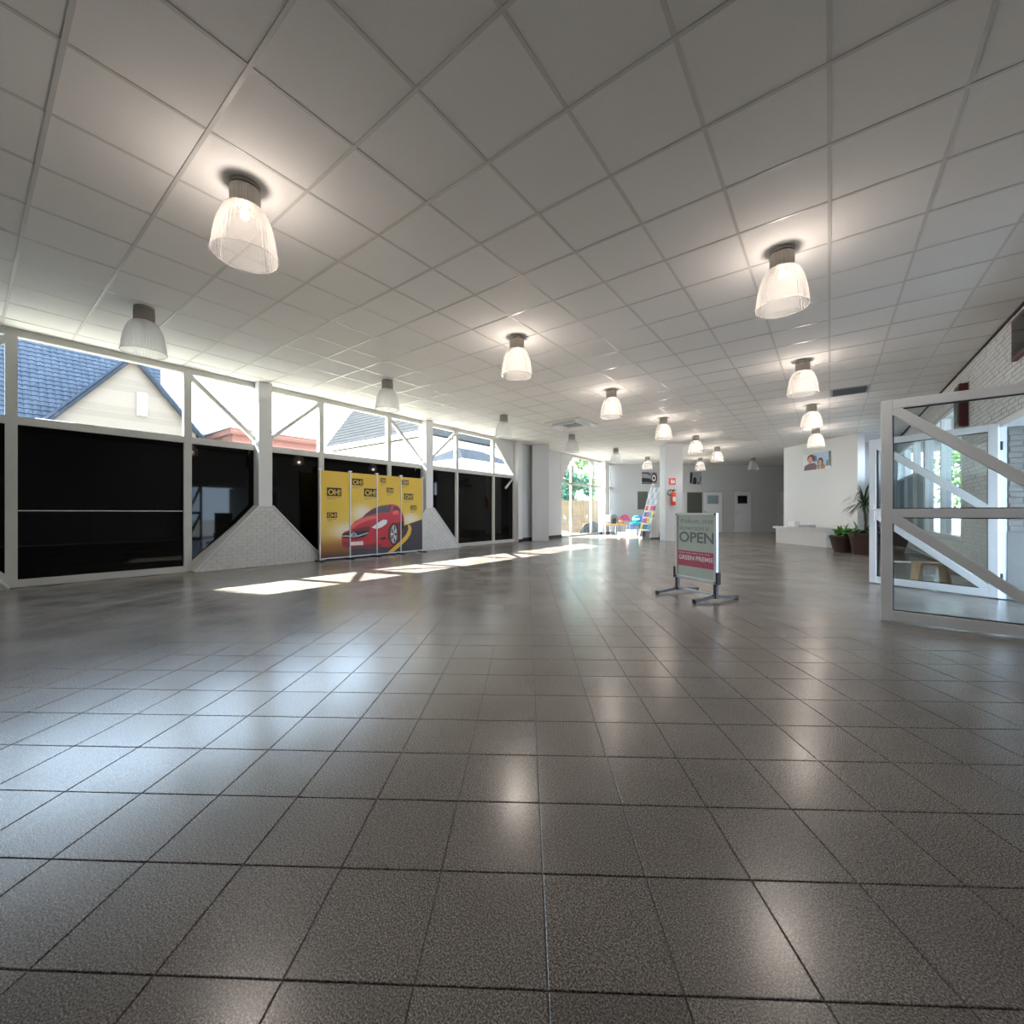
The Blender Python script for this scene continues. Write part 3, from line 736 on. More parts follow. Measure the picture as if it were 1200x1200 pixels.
# ------------------------------------------------------------------ YELLOW DISPLAY WALL
XB = -8.42; BY0, BY1, BZ0, BZ1 = 4.50, 7.245, .06, 1.90
dw = thing('display_wall', 'yellow four-panel folding display wall printed with a red car', 'display', (XB, BY0, 0), 0)
BWd = BY1-BY0; pwid = BWd/4
def yellow_print():
    m = bpy.data.materials.new('banner_print'); m.use_nodes = True; nt = m.node_tree; b = nt.nodes['Principled BSDF']; b.inputs['Roughness'].default_value = .42
    geo = nt.nodes.new('ShaderNodeNewGeometry'); mp = nt.nodes.new('ShaderNodeVectorMath'); mp.operation = 'SUBTRACT'; mp.inputs[1].default_value = (XB, BY0, 0)
    sx = nt.nodes.new('ShaderNodeSeparateXYZ'); nt.links.new(geo.outputs['Position'], mp.inputs[0]); nt.links.new(mp.outputs[0], sx.inputs[0])
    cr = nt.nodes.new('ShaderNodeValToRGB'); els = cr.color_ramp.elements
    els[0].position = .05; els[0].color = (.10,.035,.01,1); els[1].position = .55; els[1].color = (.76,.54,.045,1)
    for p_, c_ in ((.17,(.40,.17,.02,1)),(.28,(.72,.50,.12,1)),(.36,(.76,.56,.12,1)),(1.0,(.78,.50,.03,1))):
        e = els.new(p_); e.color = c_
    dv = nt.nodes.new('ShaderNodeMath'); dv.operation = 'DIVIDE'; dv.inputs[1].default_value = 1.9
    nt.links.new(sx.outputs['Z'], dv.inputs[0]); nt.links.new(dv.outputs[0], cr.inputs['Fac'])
    # pale glow printed around the bonnet
    def glow(cy, cz, ry, rz):
        v = nt.nodes.new('ShaderNodeCombineXYZ'); a = nt.nodes.new('ShaderNodeMath'); a.operation = 'SUBTRACT'; a.inputs[1].default_value = cy
        c = nt.nodes.new('ShaderNodeMath'); c.operation = 'SUBTRACT'; c.inputs[1].default_value = cz
        a2 = nt.nodes.new('ShaderNodeMath'); a2.operation = 'DIVIDE'; a2.inputs[1].default_value = ry
        c2 = nt.nodes.new('ShaderNodeMath'); c2.operation = 'DIVIDE'; c2.inputs[1].default_value = rz
        nt.links.new(sx.outputs['Y'], a.inputs[0]); nt.links.new(sx.outputs['Z'], c.inputs[0]); nt.links.new(a.outputs[0], a2.inputs[0]); nt.links.new(c.outputs[0], c2.inputs[0])
        nt.links.new(a2.outputs[0], v.inputs[0]); nt.links.new(c2.outputs[0], v.inputs[1])
        ln = nt.nodes.new('ShaderNodeVectorMath'); ln.operation = 'LENGTH'; nt.links.new(v.outputs[0], ln.inputs[0])
        mr = nt.nodes.new('ShaderNodeMapRange'); mr.interpolation_type = 'SMOOTHSTEP'; mr.inputs['From Min'].default_value = 0; mr.inputs['From Max'].default_value = 1; mr.inputs['To Min'].default_value = .85; mr.inputs['To Max'].default_value = 0
        nt.links.new(ln.outputs['Value'], mr.inputs['Value']); return mr.outputs[0]
    last = cr.outputs['Color']
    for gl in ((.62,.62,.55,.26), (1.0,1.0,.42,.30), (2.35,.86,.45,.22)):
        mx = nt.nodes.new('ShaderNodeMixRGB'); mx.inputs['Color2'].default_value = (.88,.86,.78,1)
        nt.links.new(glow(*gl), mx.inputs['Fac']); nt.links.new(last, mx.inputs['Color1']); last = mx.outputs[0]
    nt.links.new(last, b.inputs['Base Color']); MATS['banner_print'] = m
yellow_print()
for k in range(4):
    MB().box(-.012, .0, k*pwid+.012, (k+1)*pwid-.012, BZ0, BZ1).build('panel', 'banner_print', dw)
for k in range(5):
    MB().tube([(.004, k*pwid, .02), (.004, k*pwid, BZ1+.01)], .014, 10).build('pole', 'alu', dw, smooth=False)
    MB().box(-.03, .03, k*pwid-.03, k*pwid+.03, BZ1+.01, BZ1+.035).build('connector', 'card_white', dw)
    MB().box(-.16, .16, k*pwid-.02, k*pwid+.02, 0, .02).build('foot', 'steel_dark', dw)
MB().box(-.006, .006, 0, BWd, BZ0-.02, BZ0).build('bottom_rail', 'alu', dw)
# the printed picture: flat coloured shapes on the panels
def hom(src):                       # crop corner coordinates -> unit square
    import numpy as np
    dst = [(0,1),(1,1),(1,0),(0,0)]; A = []
    for (x, y), (u, v) in zip(src, dst):
        A.append([x,y,1,0,0,0,-u*x,-u*y,-u]); A.append([0,0,0,x,y,1,-v*x,-v*y,-v])
    return np.linalg.svd(np.array(A, float))[2][-1].reshape(3, 3)
HM = hom([(112,98),(1062,158),(1076,836),(118,928)])
def bq(x, y):
    d = HM[2][0]*x+HM[2][1]*y+HM[2][2]
    return ((HM[0][0]*x+HM[0][1]*y+HM[0][2])/d*BWd, BZ0+(HM[1][0]*x+HM[1][1]*y+HM[1][2])/d*(BZ1-BZ0))
LAY = [0.0008]
def printed(name, pts, m, parent=None, curve=False):
    LAY[0] += .00022
    pl_ = [bq(*p) for p in pts]
    pl_ = [(min(max(y, .012), BWd-.012), min(max(z, BZ0), BZ1)) for y, z in pl_]
    b = MB(); b.add([(LAY[0], y, z) for y, z in pl_], [tuple(range(len(pl_)))])
    return b.build(name, m, parent or dw)
def ell(cx, cy, rx, ry, n=28, rot=0): return [(cx+rx*math.cos(t)*math.cos(rot)-ry*math.sin(t)*math.sin(rot), cy+rx*math.cos(t)*math.sin(rot)+ry*math.sin(t)*math.cos(rot)) for t in [2*math.pi*k/n for k in range(n)]]
printed('road_print', [(860,620),(1066,545),(1076,836),(640,872),(390,903),(390,830),(860,700)], 'road_dark')
printed('road_line_print', [(930,590),(958,605),(968,640),(960,690),(925,745),(860,810),(800,862),(745,866),(800,815),(870,750),(920,690),(938,640)], 'road_line')
cp = printed('car_print', [(322,820),(316,760),(318,700),(335,675),(385,655),(392,620),(440,570),(500,538),(540,495),(600,448),(680,418),(780,404),(835,418),(868,462),(892,520),(898,575),(890,630),(872,690),(845,735),(825,790),(760,815),(680,812),(660,835),(520,828),(400,830)], 'car_red')
printed('bonnet_highlight', [(400,612),(480,555),(560,525),(650,512),(640,540),(560,560),(470,600),(410,645)], 'car_red_light', cp)
printed('bonnet_shade', [(410,650),(560,612),(590,640),(560,655),(430,668)], 'car_red_dark', cp)
printed('side_shade', [(745,640),(770,600),(880,560),(893,600),(868,690),(845,730),(835,640),(800,598),(770,640),(760,740),(745,760)], 'car_red_dark', cp)
printed('windscreen', [(505,532),(590,460),(680,424),(772,412),(768,448),(752,482),(650,490),(560,512)], 'car_glass', cp)
printed('side_window', [(790,478),(798,425),(828,430),(850,462),(856,482),(825,492)], 'car_glass', cp)
printed('mirror', [(782,490),(800,465),(835,462),(850,480),(835,498),(800,508)], 'car_red_light', cp)
printed('grille', [(318,694),(380,672),(470,664),(576,654),(560,692),(520,722),(430,738),(330,728)], 'black_ink', cp)
printed('grille_bar', [(322,708),(400,706),(470,704),(566,672),(560,684),(470,716),(400,718),(324,716)], 'car_silver', cp)
printed('emblem_ring', ell(427,700,25,24), 'car_silver', cp); printed('emblem_disc', ell(427,700,18,17), 'black_ink', cp)
printed('emblem_bolt', [(400,706),(424,692),(430,700),(456,692),(430,708),(424,702)], 'car_silver', cp)
printed('headlight', [(592,628),(640,590),(700,552),(738,556),(730,592),(690,622),(640,644)], 'headlight', cp)
printed('headlight_core', ell(672,598,30,20), 'white_ink', cp)
printed('number_plate', [(392,768),(515,757),(517,795),(396,802)], 'white_ink', cp)
printed('lower_grille', [(330,760),(390,770),(392,818),(330,800)], 'car_red_dark', cp)
printed('bumper_shade', [(398,806),(520,798),(640,775),(690,790),(660,835),(520,828),(400,830)], 'car_red_dark', cp)
printed('fog_light', [(660,735),(715,715),(735,730),(700,748)], 'black_ink', cp)
printed('wheel_arch', ell(800,688,44,108), 'black_ink', cp)
wl = printed('wheel', ell(800,690,33,92), 'grey_plastic', cp)
for k in range(10):
    a = 2*math.pi*k/10
    printed('spoke', [(800+28*math.cos(a-.1), 690+80*math.sin(a-.1)), (800+28*math.cos(a+.1), 690+80*math.sin(a+.1)), (800+5*math.cos(a+.6), 690+14*math.sin(a+.6)), (800+5*math.cos(a-.6), 690+14*math.sin(a-.6))], 'white_ink' if k % 2 else 'black_ink', cp)
printed('rear_tyre', ell(880,610,14,45), 'black_ink', cp)
def logo(x0, y0, x1, y1, m='black_ink'):
    (ya, za), (yb, zb) = bq(x0, y1), bq(x1, y0); LAY[0] += .0002
    hgt = zb-za; wdt = yb-ya
    o = MB().box(.0006, LAY[0], ya, yb, za, zb).build('logo_box', m, dw)
    me = text_mesh('OH!', hgt*.95, 'yellow', bold=hgt*.02, extrude=.0002, width=wdt*.86)
    q = link('logo_lettering', me, o, (LAY[0]+.0004, ya+wdt*.07, za+hgt*.15)); q.rotation_euler = (R(90), 0, R(90))
    for k, ln in enumerate((1.0, .62)):
        MB().box(.0004, .0010, ya+.005, ya+wdt*.95*ln, za-.035-k*.035, za-.022-k*.035).build('caption_line', 'tan', dw)
for lg in ((178,262,308,336),(180,490,270,543),(408,174,506,230),(518,264,635,334),(668,162,716,202),(728,252,790,296),(868,176,932,218),(892,304,975,358),(955,415,1010,455)):
    logo(*lg)

# ------------------------------------------------------------------ OPEN SIGN
sa, sb = Vector((-1.56, 5.54)), Vector((-1.02, 5.22)); sA = ang2(sa, sb)
sg = thing('poster_stand', 'free-standing aluminium poster stand announcing the showroom is open', 'sign', ((sa.x+sb.x)/2, (sa.y+sb.y)/2, 0), sA)
W2, Z0, Z1 = .315, .195, 1.012
# local -y faces the room's viewer side
def sbox(nm, x0, x1, y0, y1, z0, z1, m, parent=None, bevel=0): return MB().box(x0,x1,y0,y1,z0,z1).build(nm, m, parent or sg, bevel=bevel)
sbox('frame_side', -W2, -W2+.035, -.02, .02, Z0, Z1, 'alu', bevel=.004); sbox('frame_side', W2-.035, W2, -.02, .02, Z0, Z1, 'alu', bevel=.004)
sbox('frame_rail', -W2+.035, W2-.035, -.02, .02, Z1-.035, Z1, 'alu', bevel=.004); sbox('frame_rail', -W2+.035, W2-.035, -.02, .02, Z0, Z0+.035, 'alu', bevel=.004)
for sx_ in (-1, 1):
    for zz in (Z0+.017, Z1-.017): MB().tube([(sx_*(W2-.017), -.021, zz), (sx_*(W2-.017), -.024, zz)], .010, 10).build('corner_screw', 'steel_dark', sg)
pp = sbox('poster', -W2+.035, W2-.035, -.009, .009, Z0+.035, Z1-.035, 'poster_grey')
xl, xr_ = -W2+.035, W2-.035; wP = xr_-xl
def sline(txt, z, size, m, width, x, nm='lettering', bold=0):
    ws = txt.split(); nat = []
    for wd_ in ws:
        xs = [v.co.x for v in text_mesh(wd_, size, m).vertices]; nat.append(max(xs)-min(xs))
    k = width/(sum(nat)+.3*size*(len(ws)-1))
    for wd_, wn in zip(ws, nat):
        q = link(nm, text_mesh(wd_, size, m, width=wn*k, extrude=.0003, bold=bold), pp, (x, -.0098, z)); q.rotation_euler = (R(90), 0, 0)
        x += (wn+.3*size)*k
sline('Welkom, onze', .885, .088, 'grey_ink_light', wP*.93, xl+.025)
sline('showroom is', .800, .088, 'grey_ink_light', wP*.82, xl+.025)
sline('OPEN', .655, .175, 'grey_ink', wP*.95, xl+.025, bold=.004)
b = MB(); b.add([(xl,-.0094,.545),(xr_,-.0094,.545),(xr_,-.0094,.355),(xl,-.0094,.355)], [(0,1,2,3)]); b.build('red_band', 'poster_red', pp)
sline('GREEN PREMIE', .435, .075, 'white_ink', wP*.95, xl+.015, bold=.0015)
xx = xl+.015
for wl_ in (.115, .085, .10, .085, .09):
    MB().box(xx, xx+wl_-.012, -.0102, -.0096, .513, .524).build('small_print', 'pink_ink', pp); xx += wl_+.006
for sx_ in (-1, 1):
    sbox('clamp', sx_*(W2+.012)-.012, sx_*(W2+.012)+.012, -.03, .03, .19, .33, 'rubber', bevel=.003)
    sbox('upright', sx_*(W2-.02)-.02, sx_*(W2-.02)+.02, -.018, .018, .05, .195, 'steel_dark')
    f = MB(); f.bar((sx_*(W2-.02), 0, .055), (sx_*(W2-.02)+.0, -.33, .022), .035, .03); f.bar((sx_*(W2-.02), 0, .055), (sx_*(W2-.02), .33, .022), .035, .03); f.build('foot', 'steel_dark', sg)
    for e_ in (-1, 1): sbox('foot_cap', sx_*(W2-.02)-.022, sx_*(W2-.02)+.022, min(e_*.335, e_*.315), max(e_*.335, e_*.315), 0, .042, 'rubber')
    sbox('spring_block', sx_*(W2-.02)-.03, sx_*(W2-.02)+.03, -.035, .035, .03, .075, 'steel_dark', bevel=.004)
sbox('cross_bar', -W2+.02, W2-.02, -.012, .012, .052, .076, 'alu')

# ------------------------------------------------------------------ POSTERS, EXTINGUISHER
def flat(parent, name, pts, m, y):
    b = MB(); b.add([(p[0], y, p[1]) for p in pts], [tuple(range(len(pts)))]); return b.build(name, m, parent)
s_, dep = back_s(761)
zb = back_z(761, 567); hh = back_z(761, 553)-zb; ww = back_s(770)[0]-back_s(752)[0]
t = broot('wall_poster', 'black and white poster of a car side on the back wall beside the brochure stand', 'poster', 761, zb)
MB().box(-ww/2, ww/2, -.02, 0, 0, hh).build('board', 'grey_print', t)
def q_(u, v): return (-ww/2+u*ww, v*hh)
flat(t, 'dark_print', [q_(0,0),(q_(.62,0)),q_(.72,.2),q_(.5,.45),q_(0,.5)], 'black_ink', -.0205)
flat(t, 'pale_print', [q_(0,.08),q_(.55,.06),q_(.6,.12),q_(0,.16)], 'grey_ink_light', -.0212)
flat(t, 'roof_print', [q_(0,.95),q_(.4,.95),q_(.62,.75),q_(.5,.72),q_(.35,.85),q_(0,.86)], 'black_ink', -.0206)
flat(t, 'wheel_print', [(q_(.80+.2*math.cos(a), .5+.42*math.sin(a))) for a in [2*math.pi*k/24 for k in range(24)]], 'black_ink', -.0214)
flat(t, 'rim_print', [(q_(.78+.13*math.cos(a), .48+.28*math.sin(a))) for a in [2*math.pi*k/24 for k in range(24)]], 'white_ink', -.022)
flat(t, 'hub_print', [(q_(.78+.07*math.cos(a), .48+.13*math.sin(a))) for a in [2*math.pi*k/16 for k in range(16)]], 'black_ink', -.0225)
zb = back_z(815, 567.5); hh = back_z(815, 553)-zb; ww = back_s(822.5)[0]-back_s(808.5)[0]
t = broot('wall_poster', 'grey poster with dark figures on the back wall right of the square column', 'poster', 815, zb)
MB().box(-ww/2, ww/2, -.02, 0, 0, hh).build('board', 'grey_print', t)
for pts in ([(.02,.1),(.2,.1),(.24,.9),(.12,.98),(.05,.8)], [(.25,.0),(.55,.0),(.6,.4),(.45,.6),(.3,.5)], [(.6,.0),(.9,.0),(.85,.2),(.65,.22)], [(.82,.25),(.97,.25),(.96,.6),(.85,.6)]):
    flat(t, 'figure_print', [q_(*p) for p in pts], 'plaid' if pts[0][0] > .3 else 'black_ink', -.0206)
# two people on the angled wall
def on_panel(px):
    u = (px-600)/490.0; dx, dy = -S_+C_*u, C_+S_*u; den = dx*pd.y-dy*pd.x; tt = (pa.x*pd.y-pa.y*pd.x)/den
    return (Vector((dx*tt, dy*tt))-pa).dot(pd), tt
s0, d0 = on_panel(942); s1, d1 = on_panel(974.5); pz0 = HEYE+(601-552)*d0/490; pz1 = HEYE+(601-528)*d1/490
ww, hh = s1-s0, pz1-pz0
q0 = pa+pd*((s0+s1)/2)
t = thing('wall_photo', 'colour photograph of two smiling people on the angled wall', 'picture', (q0.x, q0.y, pz0), PAng)
MB().box(-ww/2, ww/2, -.025, 0, 0, hh).build('board', 'card_white', t)
flat(t, 'sky_print', [q_(.42,.12),q_(1,.12),q_(1,1),q_(.30,1)], 'sky_print', -.0255)
flat(t, 'window_edge_print', [q_(.94,.15),q_(1,.15),q_(1,1),q_(.92,1)], 'grey_ink', -.0260)
flat(t, 'dark_tree_print', [q_(.40,.5),q_(.52,.5),q_(.5,.8),q_(.44,.9)], 'grey_ink', -.0260)
flat(t, 'tower_print', [q_(.84,.15),q_(.93,.15),q_(.92,.5),q_(.85,.48)], 'grey_ink_light', -.0262)
def ellq(cu, cv, ru, rv, n=20): return [q_(cu+ru*math.cos(a), cv+rv*math.sin(a)) for a in [2*math.pi*k/n for k in range(n)]]
flat(t, 'shirt_print', [q_(.02,0),q_(.50,0),q_(.52,.25),q_(.42,.42),q_(.25,.42),q_(.06,.30)], 'plaid', -.0264)
flat(t, 'shirt_print', [q_(.52,0),q_(.80,0),q_(.80,.2),q_(.72,.32),q_(.55,.30)], 'tan', -.0265)
flat(t, 'hair_print', ellq(.30,.72,.14,.24), 'hair_red', -.0266); flat(t, 'face_print', ellq(.27,.62,.085,.22), 'skin', -.0270)
flat(t, 'hair_print', ellq(.64,.42,.10,.27), 'hair_brown', -.0267); flat(t, 'face_print', ellq(.63,.37,.065,.19), 'skin', -.0271)
flat(t, 'neck_print', [q_(.58,.02),q_(.68,.02),q_(.66,.2),q_(.6,.2)], 'skin', -.0269)
# extinguisher + sign on the column (front face local -y)
cfx, cfy = colA.location.x, colA.location.y
def on_col(dx, z): q = Vector((cfx, cfy, z))+GR3*dx-GD3*.31; return q
t = thing('fire_extinguisher', 'red fire extinguisher with black hose hanging on the square column', 'fire extinguisher', on_col(-.06, 1.28), TH-FY)
MB().lathe([(0,0),(.075,0),(.085,.015),(.085,.40),(.07,.45),(.03,.475),(.03,.50)], 24, c=(0,-.10,0)).build('cylinder', 'orange_red', t, smooth=True)
MB().box(-.025,.025,-.13,-.07,.50,.55).box(-.02,.09,-.112,-.088,.55,.565).box(-.02,.08,-.112,-.088,.525,.537).build('valve_head', 'rubber', t)
MB().tube([(-.02,-.10,.53),(-.10,-.11,.56),(-.19,-.12,.52),(-.22,-.12,.44),(-.18,-.12,.38),(-.10,-.115,.36)], .018, 8).build('hose', 'rubber', t, smooth=True)
MB().box(-.05,.05,-.02,0,.1,.35).build('bracket', 'steel_dark', t)
MB().box(-.05,.05,-.187,-.184,.14,.30).build('instruction_label', 'white_ink', t)
t = thing('safety_sign', 'small red square extinguisher sign on the square column', 'sign', on_col(-.07, 2.02), TH-FY)
MB().box(-.12,.12,-.008,0,0,.24).build('plate', 'red_paint', t)
flat(t, 'cylinder_pictogram', [(-.045,.05),(.02,.05),(.02,.17),(-.01,.19),(-.045,.17)], 'white_ink', -.0085)
flat(t, 'flame_pictogram', [(.035,.05),(.085,.06),(.09,.12),(.065,.19),(.05,.13),(.035,.12)], 'white_ink', -.0085)
# dark items on the right wall
t = thing('wall_display', 'dark red framed board high on the brick wall above the door leaf', 'board', (XR, 7.25, 2.88))
MB().box(-.06, -.013, 0, .62, 0, .50).build('frame', 'maroon', t); MB().box(-.064, -.06, .05, .57, .05, .45).build('face', 'black_panel', t)
t = thing('wall_cabinet', 'narrow dark red box on the brick wall at the start of the side glazing', 'box', (XR, 10.1, 2.46))
MB().box(-.13, -.013, 0, .36, 0, .72).build('body', 'maroon', t, bevel=.01); MB().box(-.136, -.13, .04, .32, .06, .66).build('front', 'black_panel', t)
MB().box(-.02, -.012, -.02, .38, -.02, .74).build('backplate', 'grey_plastic', t)

# ------------------------------------------------------------------ BROCHURE STAND
t = thing('brochure_stand', 'leaning white brochure stand filled with colourful leaflets beside the square column', 'brochure stand', P(16.6, 5.55), TH+R(22))
sidep = [(-.42,.04),(.16,.04),(.16,.30),(.30,1.6),(.46,2.2),(.38,2.24),(.06,1.7)]
# local x: towards the column, local y: depth
sidep = [(-.38,.05),(.05,.05),(.12,.5),(.20,1.3),(.40,2.18),(.30,2.22),(.02,1.5)]
for y0 in (-.34, .30):
    MB().prism(sidep, 'y', y0, y0+.035).build('side_panel', 'card_white', t)
MB().box(-.2, .5, -.33, .33, 0, .28).build('base', 'steel_dark', t)
cols = ['turquoise','pink','blue','card_white','leaf_green','orange_red','yellow','grey_plastic','sky_print','poster_red']
f0_, f1_ = Vector((-.34,0,.30)), Vector((.27,0,2.02)); fd = (f1_-f0_).normalized(); fnrm = Vector((-fd.z,0,fd.x))
MB().obox((f0_+f1_)/2, fd, (0,1,0), fnrm, (f1_-f0_).length/2, .30, .01).build('back_board', 'card_white', t)
rows_ = 7
for k in range(rows_):
    p0 = f0_+(f1_-f0_)*((k+.15)/rows_)
    MB().obox(p0+fnrm*.04, (0,1,0), fnrm, fd, .30, .04, .006).build('shelf', 'card_white', t)
    for j in range(4):
        cc = p0+fd*.11+fnrm*.045+Vector((0,-.21+j*.14,0))
        cm = cols[(k*3+j*2+(k*j) % 3) % len(cols)] if k < 4 else ('sky_print' if (k+j) % 2 else 'card_white')
        lo = MB().obox((0,0,0), fd, (0,1,0), fnrm, .095, .058, .008).build('brochure', cm, None)
        cn = {'turquoise':'turquoise','pink':'pink','blue':'blue','card_white':'white','leaf_green':'green','orange_red':'orange','yellow':'yellow','grey_plastic':'grey','sky_print':'pale blue','poster_red':'dark red'}[cm]
        on = ('first','second','third','fourth','fifth','sixth','seventh')
        tag(lo, '%s leaflet on %s brochure-stand shelf from the floor, %s from the column side' % (cn, on[k], on[j]), 'leaflet', 'leaflets in the brochure stand')
        lo.matrix_world = Matrix.LocRotScale(t.location, t.rotation_euler, None) @ Matrix.Translation(cc)

# ------------------------------------------------------------------ CORNER WITH TABLES
def table(name, label, loc, rz, wx, wy, h, m, lm):
    t = thing(name, label, 'table', loc, rz)
    MB().box(-wx/2, wx/2, -wy/2, wy/2, h-.035, h).build('table_top', m, t)
    for sx_ in (-1, 1):
        for sy_ in (-1, 1): MB().box(sx_*(wx/2-.06)-.025, sx_*(wx/2-.06)+.025, sy_*(wy/2-.06)-.025, sy_*(wy/2-.06)+.025, 0, h-.035).build('leg', lm, t)
    MB().box(-wx/2+.05, wx/2-.05, -wy/2+.05, wy/2-.05, h-.09, h-.035).build('apron', m, t)
    return t
tl = P(19.6, 4.82)
table('low_table', 'low light wooden table in the corner by the far window', tl, TH, 1.10, .55, .50, 'wood_light', 'card_white')
def chair(label, loc, rz, m, lm, round_back=False):
    t = thing('chair', label, 'chair', loc, rz)
    MB().box(-.22,.22,-.22,.22,.43,.47).build('seat', m, t, bevel=.012)
    if round_back:
        bk = MB(); n = 16
        pts = [(.25*math.cos(a), .62+.32*math.sin(a)) for a in [math.pi*k/n for k in range(n+1)]]
        bk.prism(pts, 'y', .19, .23); bk.build('backrest', m, t)
    else: MB().box(-.22,.22,.19,.225,.58,.88).build('backrest', m, t, bevel=.01)
    for sx_ in (-1,1):
        MB().tube([(sx_*.19,-.19,.0),(sx_*.19,-.19,.43)], .014, 8).build('leg', lm, t)
        MB().tube([(sx_*.19,.21,.0),(sx_*.19,.21,.43),(sx_*.2,.23,.66)], .014, 8).build('leg', lm, t)
    return t
chair('grey chair with rounded pinkish back behind the low wooden table', P(20.2, 5.05), TH+R(20), 'grey_plastic', 'chrome', True)
chair('dark blue chair between the low wooden table and the brochure stand', P(19.75, 5.98), TH-R(60), 'blue', 'chrome')
chair('pink chair behind the low wooden table by the back wall', P(20.45, 5.52), TH+R(-15), 'pink', 'chrome', True)
table('small_table', 'small turquoise side table beside the brochure stand', P(18.9, 5.62), TH, .5, .45, .58, 'turquoise', 'blue')
zt = .50
def tp(dx, dy, z=zt): q = tl+Vector((C_*dx-S_*dy, S_*dx+C_*dy, 0)); return (q.x, q.y, z)
t = thing('monitor', 'small white monitor standing on the low wooden table', 'monitor', tp(-.36, .0), TH)
MB().box(-.1,.1,-.08,.08,0,.015).build('stand_base', 'card_white', t); MB().box(-.02,.02,.0,.02,.015,.16).build('stand_neck', 'card_white', t)
MB().box(-.15,.15,-.02,.015,.10,.42).build('screen_body', 'card_white', t, bevel=.006)
t = thing('black_box', 'black box on the low wooden table beside the monitor', 'box', tp(-.05, 0), TH)
MB().box(-.09,.09,-.1,.1,0,.24).build('body', 'rubber', t); MB().box(-.093,.093,-.103,.103,.24,.26).build('lid', 'steel_dark', t)
t = thing('basket', 'brown basket on the low wooden table', 'basket', tp(.26, 0), TH)
MB().lathe([(0,0),(.13,0),(.17,.16),(.165,.165),(.125,.015),(0,.015)], 20).build('body', 'tan', t); MB().tube([(-.16,0,.15),(-.12,0,.28),(0,0,.33),(.12,0,.28),(.16,0,.15)], .012, 6).build('handle', 'bark', t)
def carton(label, d, r, wx, wy, h, m='card_white'):
    t = thing('carton', label, 'box', P(d, r), TH+R(8)); MB().box(-wx/2,wx/2,-wy/2,wy/2,0,h).build('body', m, t); MB().box(-.03,.03,-wy/2-.001,wy/2+.001,h,h+.002).build('tape', 'tan', t)
carton('flat white carton on the floor in front of the low wooden table', 18.6, 4.95, .42, .3, .14)
carton('tall white carton on the floor between low table and brochure stand', 18.2, 5.2, .36, .3, .28)
carton('small white carton on the floor at the foot of the brochure stand', 17.7, 5.58, .3, .25, .16)
t = thing('toy_ball', 'turquoise ball lying on the small turquoise table', 'ball', tuple(P(18.9, 5.62, .58)))
MB().lathe([(.16*math.sin(math.pi*k/14), .16-.16*math.cos(math.pi*k/14)) for k in range(15)], 24).build('sphere', 'turquoise', t, smooth=True)
MB().lathe([(.1605*math.sin(math.pi*k/14), .16-.1605*math.cos(math.pi*k/14)) for k in range(6, 9)], 24).build('stripe', 'card_white', t, smooth=True)
# small things near the entrance
t = thing('step_stool', 'small light wooden step stool behind the door leaf', 'stool', (1.18, 8.6, 0), R(20))
MB().box(-.17,.17,-.12,.12,.26,.285).build('seat', 'wood_light', t)
for s in (-1, 1): MB().bar((s*.15, 0, .26), (s*.18, 0, 0), .03, .2, up=(0,1,0)).build('leg', 'wood_light', t)
t = thing('paper_sheet', 'white sheet of paper lying on the floor near the plants', 'paper', (1.22, 11.75, 0), R(25))
MB().box(-.2,.2,-.15,.15,.001,.003).build('sheet', 'card_white', t)
MB().box(-.12,.12,-.02,.02,.003,.0034).build('print', 'grey_print', t)

# ------------------------------------------------------------------ PLANTS
def blade(mb, base, dirv, L, wd, droop, n=5):
    dirv = Vector(dirv).normalized(); sd = dirv.cross(Vector((0,0,1)))
    if sd.length < 1e-3: sd = Vector((1,0,0))
    sd.normalize(); p = Vector(base); vs = []
    for k in range(n+1):
        u = k/n; w_ = wd*math.sin(math.pi*min(.15+u*.85, 1))**.7
        vs += [p-sd*w_/2, p+sd*w_/2]
        d = (dirv+Vector((0,0,-droop*u*2))).normalized(); p = p+d*(L/n)
    mb.add(vs, [(2*k, 2*k+1, 2*k+3, 2*k+2) for k in range(n)])
def pot(t, r0, r1, h, m):
    MB().lathe([(0,0),(r0,0),(r1,h-.04),(r1+.015,h-.04),(r1+.015,h),(r1-.01,h),(r1-.015,h-.04),(0,h-.04)], 24).build('pot', m, t)
    MB().lathe([(0,h-.035),(r1-.016,h-.035)], 20).build('soil', 'soil', t)
def bushy(label, loc, r0, r1, h, nl, L, m, pm, spread=1.0):
    t = thing('potted_plant', label, 'plant', loc); pot(t, r0, r1, h, pm)
    f = MB()
    for k in range(nl):
        a = random.uniform(0, 2*math.pi); e = random.uniform(.25, 1.35); rr = random.uniform(0, r1*.6)
        blade(f, (rr*math.cos(a), rr*math.sin(a), h-.05), (math.cos(a)*math.cos(e)*spread, math.sin(a)*math.cos(e)*spread, math.sin(e)), L*random.uniform(.6, 1.1), .075, random.uniform(.3, .8))
    f.build('foliage', m, t); return t
def gp(px, y): 
    d = 490*HEYE/(y-601); return P(d, (px-600)/490*d)
bushy('leafy green plant in a dark brown pot by the white plinth', gp(988, 647), .20, .29, .42, 60, .40, 'leaf_green', 'pot_brown')
bushy('bright green leafy plant in a greenish pot between two dark pots', gp(1001, 647.5), .17, .24, .40, 60, .42, 'leaf_green', 'pot_green')
bushy('low leafy plant in a wide dark red-brown tub', gp(1016, 650), .26, .36, .52, 40, .42, 'leaf_dark', 'pot_brown')
t = thing('dracaena', 'tall thin-stemmed dracaena with a spiky crown behind the low pots', 'plant', gp(1013, 643.5)); pot(t, .18, .24, .36, 'pot_brown')
